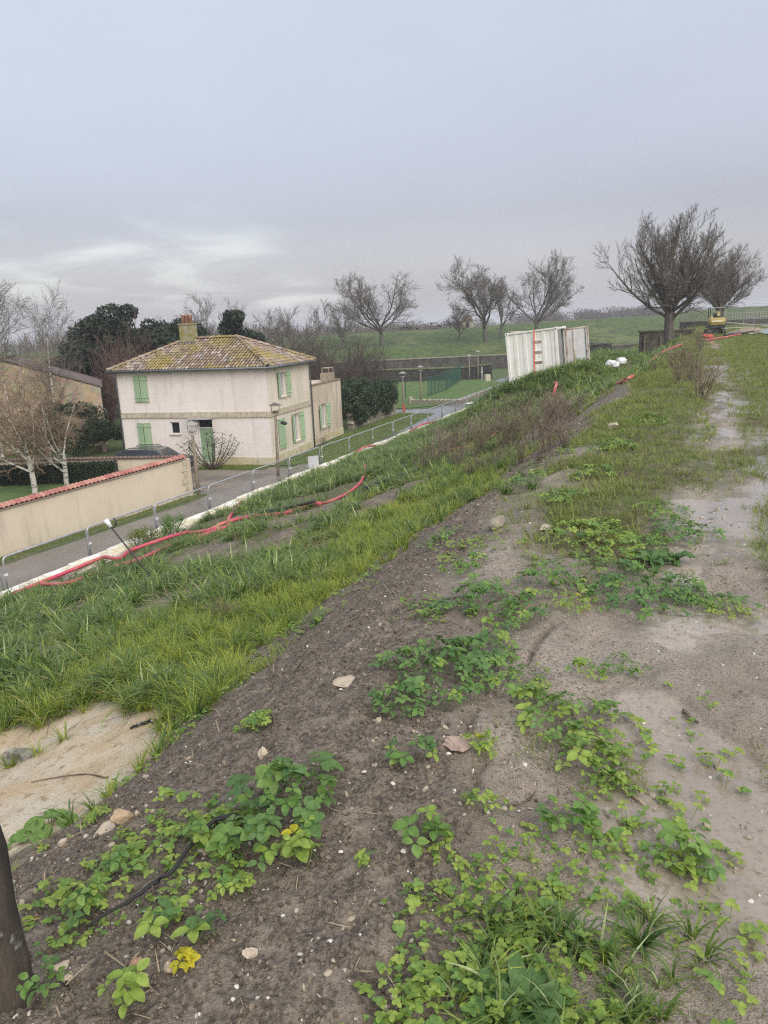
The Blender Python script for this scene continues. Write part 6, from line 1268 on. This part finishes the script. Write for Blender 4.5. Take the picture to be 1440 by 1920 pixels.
WEED_AT = ['spreading biggest over the dark soil face', 'trailing below the largest plant on the soil face', 'beside the large plant on bare soil', 'with yellow stalk leaves alone on the dark soil', 'just below the flat reddish stone', 'below the arched clump by the pale flat stone', 'in a wide arch above the pale flat stone', 'at the head of the sprawl beside the soil crack', 'in the middle of the sprawl towards the path', 'at the path end of the long sprawl', 'near the mound crest above bare mud', 'on bare mud next to the crest clump', 'as one low cushion on pale mud', 'as the broadest dark clump beside the path', 'reaching out over the puddled path edge', 'as a low mat at the edge of the puddle', 'between the crest clump and the broad dark clump', 'round a bare dark branch near the path', 'next to the dock by the path', 'on the crest above the long grass', 'small on the pale mud of the mound top', 'small by the black twig near the path', 'alone on the path mud among grass blades', 'in the row below the long sprawl', 'isolated on the dark soil left of the charred branch', 'around the low end of the charred branch', 'over the middle of the charred branch', 'low with dark leaves under the charred branch', 'at the upper end of the charred branch', 'as a mat under the largest plant', 'beside the reddish flat stone', 'on the soil near the crossed pale stalks', 'at the foot of the wooden stake', 'along a thin branch on the mound top', 'with yellow leaves among the shells', 'behind the wooden stake by the sand', 'as a mossy tuft near the sand edge', 'scattered on the dark soil under the crest', 'on the crest beyond the stone', 'beside the far path edge', 'between path grass and crest', 'far along the crest edge', 'among stones along the crest', 'in the grass of the far crest', 'under the crest tussocks', 'at the grass edge below the crest stone', 'tiny on the bare soil', 'small between sprawl and path', 'thin between the arch and the sprawl']
for wi, (s0_, t0_, ru, rd, tone, kd) in enumerate(LAY['WEEDS']):
    z0 = float(H(s0_, t0_)); x0_, y0_ = st2w(s0_, t0_); e = empty('weed_plant', (x0_, y0_, z0)); tag(e, '%s %s weed %s' % (KIND_TXT[kd], tone_txt(tone), WEED_AT[wi]), 'weed', 'broad-leaved weeds on the mound')
    span = {'big': .056, 'mid': .045, 'small': .030, 'round': .07}[kd]; far = t0_ > 6
    n_ = int(min(210, max(8, math.pi*ru*min(rd, 1.3*ru)*(.75 if t0_ > 2.1 or kd == 'big' else .45)/(span*span)*(1.7 if t0_ < 3.2 else 1.1 if not far else .7)))); hm = {'big': .16, 'mid': .10, 'small': .05, 'round': .06}[kd]*min(1, ru/.12+.35)
    vd = math.atan2(y0_, x0_)                                # long axis of the patch lies away from the path's edge
    fs_ = (.9 if kd == 'big' else .66) if t0_ < 2.1 else .84 if t0_ < 2.6 else 1.08
    sc2 = 1.0 if not far else min(1.6, 1+.06*(t0_-6))
    for k in range(n_):
        a = rnd.uniform(0, 6.283); q_ = math.sqrt(rnd.random())*1.0; wob = 1+.25*math.sin(3*a+wi); lx, ly = fs_*ru*q_*math.cos(a)*wob, fs_*min(rd, 1.3*ru)*q_*math.sin(a)*wob
        wx, wy = lx*math.sin(vd)+ly*math.cos(vd), -lx*math.cos(vd)+ly*math.sin(vd)
        s_, t_ = w2st(x0_+wx, y0_+wy); zz = float(H(s_, t_))-z0+hm*(1-.75*q_*q_)*rnd.uniform(.45, 1.1)+.02
        tq = tone+rnd.gauss(0, .16)+(.12 if q_ > .8 else 0); tn = 'dark' if tq < .2 else 'mid' if tq < .45 else 'light' if tq < .88 else 'yellow'
        if tn == 'yellow' and tone < .9 and rnd.random() < .8: tn = 'light'
        vv = LV[('mid', 'round') if kd == 'round' else (tn, kd)]
        link('leaf', vv[rnd.randrange(len(vv))], e, (wx, wy, zz), (rnd.gauss(0, .28), rnd.gauss(.18, .25), math.atan2(wy, wx)+rnd.gauss(0, .7)), rnd.uniform(.75, 1.25)*sc2)
# docks: rosettes of long leaves
def dock_leaf(L_, seed):
    r_ = random.Random(seed); b = MB(); n_ = 7; vs = []
    th = R(35)
    p = Vector((0, 0, 0))
    for i in range(n_+1):
        f = i/n_; w_ = L_*.15*math.sin(math.pi*min(1, .12+f*.88))**.7*(1 if f < .98 else .1)+.002; wv_ = .012*math.sin(i*2.1+seed); vs += [p+Vector((0, -w_, w_*.4+wv_)), p, p+Vector((0, w_, w_*.4-wv_))]; p = p+Vector((math.cos(th), 0, math.sin(th)))*(L_/n_); th -= R(11)
    b.add(vs, [q_ for i in range(n_) for q_ in ((3*i, 3*i+1, 3*i+4, 3*i+3), (3*i+1, 3*i+2, 3*i+5, 3*i+4))]); return b.mesh('leaf', LM['dark'], True)
dk = [dock_leaf(.2, k) for k in range(4)]
for di, ((s_, t_, r_), lab) in enumerate(zip(LAY['DOCKS'], ('dock plant with long upright leaves beside the puddled path', 'dock plant with broad leaves in the clover at the path edge', 'smaller dock plant tucked in the clover', 'dock plant with brown fallen leaf near the path'))):
    p = st3(s_, t_, 0); p.z = float(H(s_, t_)); e = empty('dock_plant', p); tag(e, lab, 'weed')
    for k in range(11): link('leaf', dk[k % 4], e, (0, 0, 0), (rnd.gauss(0, .2), rnd.uniform(-.45, .1), k*2.4+rnd.gauss(0, .2)), r_/.2*rnd.uniform(.7, 1.15))
# bushy plants at the coping
for k, (s_, t_) in enumerate(LAY['PLANTS_EDGE']):
    p = st3(max(s_, -17.2), t_, 0); e = empty('coping_shrub', p); tag(e, 'light olive bushy plant growing against the white coping', 'shrub', 'bushy plants at the coping'); rr = rnd.uniform(.28, .4)
    m_ = MB()
    for q_ in range(9): a = rnd.uniform(0, 6.28); m_.tube([(0, 0, -.05), (.12*math.cos(a), .12*math.sin(a), .3), (.3*math.cos(a), .3*math.sin(a), .6)], [.008, .006, .003], 4)
    m_.build('stems', BTWIG, e); link('foliage', leafcloud('foliage', [(rnd.uniform(-.25, .25), rnd.uniform(-.25, .25), rnd.uniform(.15, .62), .2, .2, .2) for _ in range(9)], 1100, .05, LM['mid'] if k % 2 else G5, 90+k, .1), e)
# shrub against the house front
sb = empty('wall_shrub', (-9.2, 40.1, 0)); sb.scale = (1.3, 1.0, .95); tag(sb, 'leggy shrub with sparse leaves against the house front beside the door', 'shrub'); m_ = MB(); tips = []
r_ = random.Random(17)
for k in range(11):
    a = -1.25+2.5*k/10+r_.uniform(-.1, .1); p = Vector((0, 0, 0)); pts = [p]; d = Vector((math.sin(a)*.9, r_.uniform(-.15, .15), math.cos(a)*.8+.1))
    for i in range(6): d = (d+Vector((-math.sin(a)*.06, r_.gauss(0, .08), .12))).normalized(); p = p+d*(.36 if abs(a) < .9 else .33); pts.append(p)
    m_.tube(pts, [.045, .035, .028, .022, .016, .010, .006], 6); tips += pts[4:]
    for q_ in range(3): i = r_.randrange(2, 6); e_ = pts[i]+Vector((r_.uniform(-.3, .3), r_.uniform(-.2, .2), r_.uniform(.15, .4))); m_.tube([pts[i], e_], [.012, .005], 4); tips.append(e_)
m_.build('stems', BTWIG, sb, smooth=True); link('foliage', leafcloud('foliage', [(p.x, p.y, p.z, .2, .17, .2) for p in tips], 1100, .075, leafy('grey_green_leaf', (.10, .12, .07), (.15, .17, .10), per='n'), 6, .1), sb)
# dead shrubs on the slope and crest
DEAD = dict(h=1.0, r=.010, stems=11, seg=[5, 4, 3], wob=[.08, .12, .14], trop=[.0, .03, .02], kids=[5, 3], ang=[(18, 45), (20, 50)], tip=[.4, .5, .6], rr=[.6, .7], rmin=.0036, len=[(.3, .5), (.4, .7)]); DEAD['from'] = [.3, .2]
DST = simple('dead_stem', (.15, .115, .085), (.22, .175, .13), 6, .9, 0)
dead_m = [tree_meshes(k, DEAD, DST, DST, 1, (4, 3, 3)) for k in (51, 52, 53)]
for k, (s_, t_, kk, hpx) in enumerate(LAY['SHRUBS']):
    hh = hpx*kk/1400; e = empty('dead_shrub', st3(s_, t_, 0), k*1.3); e.scale = (hh*1.15, hh*1.15, hh*.72); crest = s_ > -1
    tag(e, 'leafless brown shrub standing in the grass beside the path' if crest else 'leafless brown shrub among the long grass of the slope', 'shrub', 'dead shrubs by the path' if crest else 'dead shrubs on the slope')
    link('stems', dead_m[k % 3][0], e); link('twigs', dead_m[k % 3][1], e)
# ================================================================== soil crumbs, shells, stones, sticks
CRUMB = Mt('soil_crumb'); CRUMB.color(CRUMB.mix(CRUMB.orand(), (.085, .065, .047), (.25, .20, .148))).rough(.95).bump(CRUMB.noise(90, 3), .5, .004); CRUMB = CRUMB.m
SHELL = Mt('white_shell'); SHELL.color(SHELL.mix(SHELL.orand(), (.74, .71, .64), (.36, .31, .24))).rough(.5).bump(SHELL.noise(70, 3), .3, .003); SHELL = SHELL.m
LIME = Mt('pale_limestone_chip'); LIME.color(LIME.mix(LIME.orand(), (.50, .42, .30), (.36, .31, .24))).rough(.9).bump(LIME.noise(45, 4), .5, .006); LIME = LIME.m
def small(seed, mat, dims): m_ = stone_mesh(seed, dims, .3, 1); m_.materials.append(mat); return m_
crumbs = [small(100+k, CRUMB, (1, rnd.uniform(.7, 1), rnd.uniform(.55, .9))) for k in range(6)]
def shell_mesh(seed):
    """a cupped half shell"""
    r_ = random.Random(seed); b = MB(); n_ = 10; vs = [(0, 0, .30)]; el = r_.uniform(.6, .9)
    for rr, z in ((.28, .26), (.45, .13), (.5, .0)):
        for j in range(n_): a = 2*math.pi*j/n_; f = 1+.1*math.cos(a); vs.append((rr*math.cos(a)*f, rr*math.sin(a)*el, z+r_.uniform(-.01, .01)))
    fs = [(0, 1+j, 1+(j+1) % n_) for j in range(n_)]+[(1+i*n_+j, 1+(i+1)*n_+j, 1+(i+1)*n_+(j+1) % n_, 1+i*n_+(j+1) % n_) for i in range(2) for j in range(n_)]
    b.add(vs, fs); return b.mesh('shell', SHELL, True)
shells = [shell_mesh(k) for k in range(3)]+[small(120+k, SHELL, (1, .7, .35)) for k in range(2)]
soilmask = lambda s, t: (1-zones(s, t)[0]*.93)*(1-zones(s, t)[1])*(1-zones(s, t)[2])
scat('soil_crumbs', 90000, (-4.0, .2), (.95, 16), lambda s, t: soilmask(s, t)**2*.85, lambda s, t, m: NR.integers(0, 6, m), crumbs, lambda s, t, m: (.004+.014*NR.random(m)**4)*(1+.1*t), 'loose dark soil crumbs over the mound', dz=.0, tilt=1., cat='soil')
scat('shell_fragments', 9000, (-4.4, .6), (.95, 22), lambda s, t: np.clip((1-zones(s, t)[2])*(.22+.78*soilmask(s, t))*sstep(-.5, .4, fbm(s, t, 1.5, 3, 150))*.9, 0, 1), lambda s, t, m: NR.integers(0, 5, m), shells, lambda s, t, m: (.004+.015*NR.random(m)**3.4)*(1+.06*t), 'small white shell fragments scattered through the soil', dz=.0005, tilt=.7, cat='shells')
scat('stone_chips', 2600, (-4.4, .6), (.95, 26), lambda s, t: (1-zones(s, t)[2])*sstep(-.1, .5, fbm(s, t, 1.2, 3, 160))*.8, lambda s, t, m: NR.integers(0, 4, m), [small(130+k, LIME, (1, .8, .5)) for k in range(4)], lambda s, t, m: (.010+.022*NR.random(m)**3)*(1+.1*t), 'small pale stone chips in the soil and along the crest', dz=.003, tilt=.6, cat='stones')
k = 0
while k < 46:
    s_, t_ = NR.uniform(-2.2, -.4), 1.05+1.5*NR.random()**1.3; u_, v_, d__ = project(s_, t_, float(H(s_, t_)))
    if not (20 < u_ < 1000 and 1400 < v_ < 1900): continue
    p = st3(s_, t_); p.z = float(H(s_, t_))-.001; tag(link('sea_shell', shells[k % 3], None, p, (NR.normal(0, .4), NR.normal(0, .4), NR.uniform(0, 6)), NR.uniform(.012, .026)), 'white cupped sea shell lying on the dark soil', 'shell', 'sea shells on the soil'); k += 1
SLAB = {0: 'flat pale stone lying on the dark soil below the arched weed', 1: 'flat reddish stone slab beside the soil crack', 2: 'rough boulder on the crest above the long grass', 3: 'flat pale stone on the crest beyond the boulder', 4: 'upright angular orange stone standing in the dark soil', 5: 'grey pitted rock lying on the sand', 6: 'broken pale stone piece beside the angular orange stone', 7: 'pale chipped stone near the thin dark twigs', 8: 'reddish brown angular stone by the crossed stalks', 9: 'pale upright stone between the shells', 10: 'pale lump of stone near the stake', 11: 'smaller pale stone beside the lump near the stake', 12: 'pale chip above the stake', 13: 'small flat chip below the orange stone', 14: 'pale rock on the far crest earth', 15: 'pointed stone behind the largest weed', 16: 'pale flat stone at the edge of the sand', 17: 'flat pale stone in the long grass by the iron rod', 18: 'small stone above the angular orange stone', 19: 'flat grey stone under the branch near the path'}
for k, (s_, t_, kk, w_, h_) in enumerate(LAY['STONES']):
    W_, H_ = w_*kk/1400, h_*kk/1400; flat = k in (0, 1, 3, 6, 13, 16, 17, 19)
    m_ = stone_mesh(200+k, (W_, max(W_*.75, H_*1.1) if flat else W_*.8, W_*.22 if flat else max(H_*.85, W_*.5)), .35, 3); m_.materials.append(simple('stone_%d' % k, *{1: ((.42, .30, .24), (.34, .25, .2)), 4: ((.46, .34, .22), (.34, .25, .16)), 8: ((.40, .24, .16), (.3, .19, .13)), 2: ((.30, .26, .20), (.2, .18, .14)), 5: ((.30, .28, .25), (.10, .095, .085))}.get(k, ((.52, .43, .31), (.42, .35, .26))), sc_=14, bump=.6, bs=50, bd=.006))
    p = st3(s_, t_); p.z = float(H(s_, t_))+(W_*.05 if flat else H_*.25); tag(link('stone', m_, None, p, (.1, -.25 if s_ < -1.7 else .05, rnd.uniform(0, 6) if k != 4 else .4)), SLAB[k], 'stone')
CHAR = Mt('charred_branch'); a1 = CHAR.noise(12, 4, .6, scale3=(1, 1, 1)); CHAR.color(CHAR.mix(CHAR.rng(a1, .58, .66), (.018, .017, .016), (.30, .30, .30))).rough(.7).bump(CHAR.noise(40, 4), .6, .006); CHAR = CHAR.m
STICKM = simple('brown_stick', (.085, .060, .042), (.15, .115, .08), 20, .85, .5, 60, .004); STRAW = simple('pale_stalk', (.42, .33, .20), (.34, .27, .17), 20, .8, .3, 60, .003)
STX = {0: ('upper charred branch lying through the weeds', CHAR), 1: ('lower charred branch pointing down the soil face', CHAR), 2: ('black bent branch at the foot of the mound beside the sand', CHAR), 3: ('brown rotten wood piece on the path mud', STICKM), 4: ('split pale wood scrap at the end of the sprawl', STRAW), 13: ('dark fallen twig beside the stake', STICKM), 14: ('long pale dry stalk crossing the soil', STRAW), 15: ('pale dry stalk crossing the longer one', STRAW), 11: ('pale broken stalk in the bare patch of the slope', STRAW)}
for k, row in enumerate(LAY['STICKS']):
    pts, px = row[:-1], row[-1]; lab, mt_ = STX.get(k, ('thin dark twig lying on the mound soil', STICKM)); kk = math.hypot(*pts[0])
    P = []
    for s_, t_ in pts: p = st3(s_, t_); p.z = float(H(s_, t_)); P.append(p)
    dist = (P[0]-camo.location).length; rad = px*.5*dist/1400; sp = smooth_path(P, 5); sp = [p+Vector((rnd.gauss(0, rad*.4), rnd.gauss(0, rad*.4), rad*.8+abs(rnd.gauss(0, rad*.5))+(.045 if k < 2 else 0))) for p in sp]; n_ = len(sp)
    m_ = MB(); m_.tube([p-sp[0] for p in sp], [rad*(1-.55*i/n_) for i in range(n_)], 7); o = m_.build('fallen_stick', mt_, None, sp[0], smooth=True); tag(o, lab, 'stick', None if k in STX else 'dark twigs on the mound')
# trampled scraps of stalk and leaf pressed into the mud
scat('mud_litter', 16000, (-1.7, 1.6), (1.1, 16), lambda s, t: zones(s, t)[0]*(1-zones(s, t)[2])*sstep(-.4, .4, fbm(s, t, 1.4, 3, 190))*.8, lambda s, t, m: NR.integers(0, 3, m), [tuft(61+k, 3, .02, .07, .0035, 89, 6, [STICKM, G3, G5][k:k+1], None, .03, 2, 84) for k in range(3)]+[], lambda s, t, m: NR.uniform(.5, 1.2, m), 'scraps of stalk and dead grass trodden into the mud', dz=.004, tilt=.12, cat='litter')
scat('mud_pebbles', 4000, (-1.5, 1.5), (1.1, 14), lambda s, t: zones(s, t)[0]*(1-zones(s, t)[2])*.6, lambda s, t, m: NR.integers(0, 4, m), [small(150+k, (LIME, CRUMB, LIME, SHELL)[k], (1, .8, .4)) for k in range(4)], lambda s, t, m: (.004+.010*NR.random(m)**3)*(1+.1*t), 'tiny pebbles pressed into the path mud', dz=.001, tilt=.6, cat='pebbles')
MUDC = Mt('mud_clod'); MUDC.color(MUDC.mix(MUDC.orand(), (.26, .21, .16), (.46, .39, .31))).rough(.6).bump(MUDC.noise(80, 3), .5, .004); MUDC = MUDC.m
scat('mud_clods', 13000, (-1.8, 1.6), (1.05, 16), lambda s, t: zones(s, t)[0]*(1-zones(s, t)[2])*sstep(-.3, .5, fbm(s, t, 2.1, 3, 210)), lambda s, t, m: NR.integers(0, 4, m), [small(170+k, MUDC, (1, .8, .45)) for k in range(4)], lambda s, t, m: (.004+.016*NR.random(m)**4)*(1+.1*t), 'trodden clods of pale mud on the mound top and path', dz=-.001, tilt=.5, cat='mud')
scat('soil_twigs', 2600, (-3.6, .2), (1.0, 14), lambda s, t: soilmask(s, t)*sstep(-.3, .4, fbm(s, t, 1.1, 3, 240))*.8, lambda s, t, m: NR.integers(0, 3, m), [tuft(71+k, 2, .04, .16, .004, 92, 14, [(STICKM, STRAW, BTWIG)[k]], None, .04, 4, 84) for k in range(3)], lambda s, t, m: NR.uniform(.2, .75, m)*(1+.06*t), 'broken twigs and stalks lying in the dark soil', dz=.006, tilt=.15, cat='twigs')
# clover and seedlings
def clover(seed, n_, L_, mats):
    r_ = random.Random(seed); b = MB()
    for k in range(n_):
        a = r_.uniform(0, 6.28); rr = .045*r_.random()**.5; c_ = Vector((rr*math.cos(a), rr*math.sin(a), r_.uniform(.012, .05))); b.tube([(c_.x*.4, c_.y*.4, -.005), c_], .0009, 3, 0, False)
        for j in range(3): q_ = a+j*2.094; d = Vector((math.cos(q_), math.sin(q_), r_.uniform(.0, .35))); leaflet(b, c_, d, L_*r_.uniform(.8, 1.15), L_*.95, Vector((0, 0, 1)), .2, k % len(mats))
    return b.mesh('clover', mats, True)
clv = [clover(1, 4, .017, [LM['light']]), clover(2, 6, .015, [LM['mid'], LM['light']]), clover(3, 3, .020, [LM['light'], LM['mid']]), clover(4, 2, .013, [LM['light'], LM['yellow']])]
scat('clover', 1900, (-1.0, .25), (1.0, 2.6), lambda s, t: sstep(.36, .06, np.abs(s+.36)+.18*fbm(s, t, 2.5, 3, 170))*sstep(2.4, 1.5, t)*.62, lambda s, t, m: NR.choice(4, m, p=[.38, .36, .26, 0]), clv, lambda s, t, m: NR.uniform(.6, 1.15, m), 'bright clover spreading along the path edge', dz=.0, cat='clover')
scat('seedlings', 5200, (-3.4, .2), (1.0, 14), lambda s, t: (1-zones(s, t)[2])*(1-zones(s, t)[1])*sstep(.12, .5, fbm(s, t, 1.3, 4, 180)), lambda s, t, m: NR.choice(4, m, p=[.42, .28, .28, .02]), clv, lambda s, t, m: NR.uniform(.55, 1.15, m)*(1+.05*t), 'small light green seedlings dotted over the mound', dz=.0, cat='seedlings')
sandg = [(-5.0, 3.7), (-4.85, 3.85), (-5.15, 3.55), (-4.7, 4.0), (-5.3, 3.5)]
for k, (s_, t_) in enumerate(sandg): tag(link('grass_tuft', fine[k % 3], None, st3(s_, t_, -.01), (0, 0, k), 1.0), 'small green grass tuft growing on the bare sand', 'grass tuft', 'grass tufts on the sand')
# ================================================================== misty air
hz = MB(); hz.box((-3700, -3700, -3.2), (3700, 3700, 26))
HZ = bpy.data.materials.new('misty_air'); HZ.use_nodes = True; HZ.node_tree.nodes.remove(HZ.node_tree.nodes['Principled BSDF']); pv = HZ.node_tree.nodes.new('ShaderNodeVolumePrincipled')
pv.inputs['Color'].default_value = (.93, .95, 1, 1); pv.inputs['Density'].default_value = .0006; pv.inputs['Anisotropy'].default_value = .0
HZ.node_tree.links.new(pv.outputs[0], HZ.node_tree.nodes['Material Output'].inputs['Volume'])
tag(hz.build('haze', HZ), 'thin misty air over the whole place', 'haze', kind='stuff')
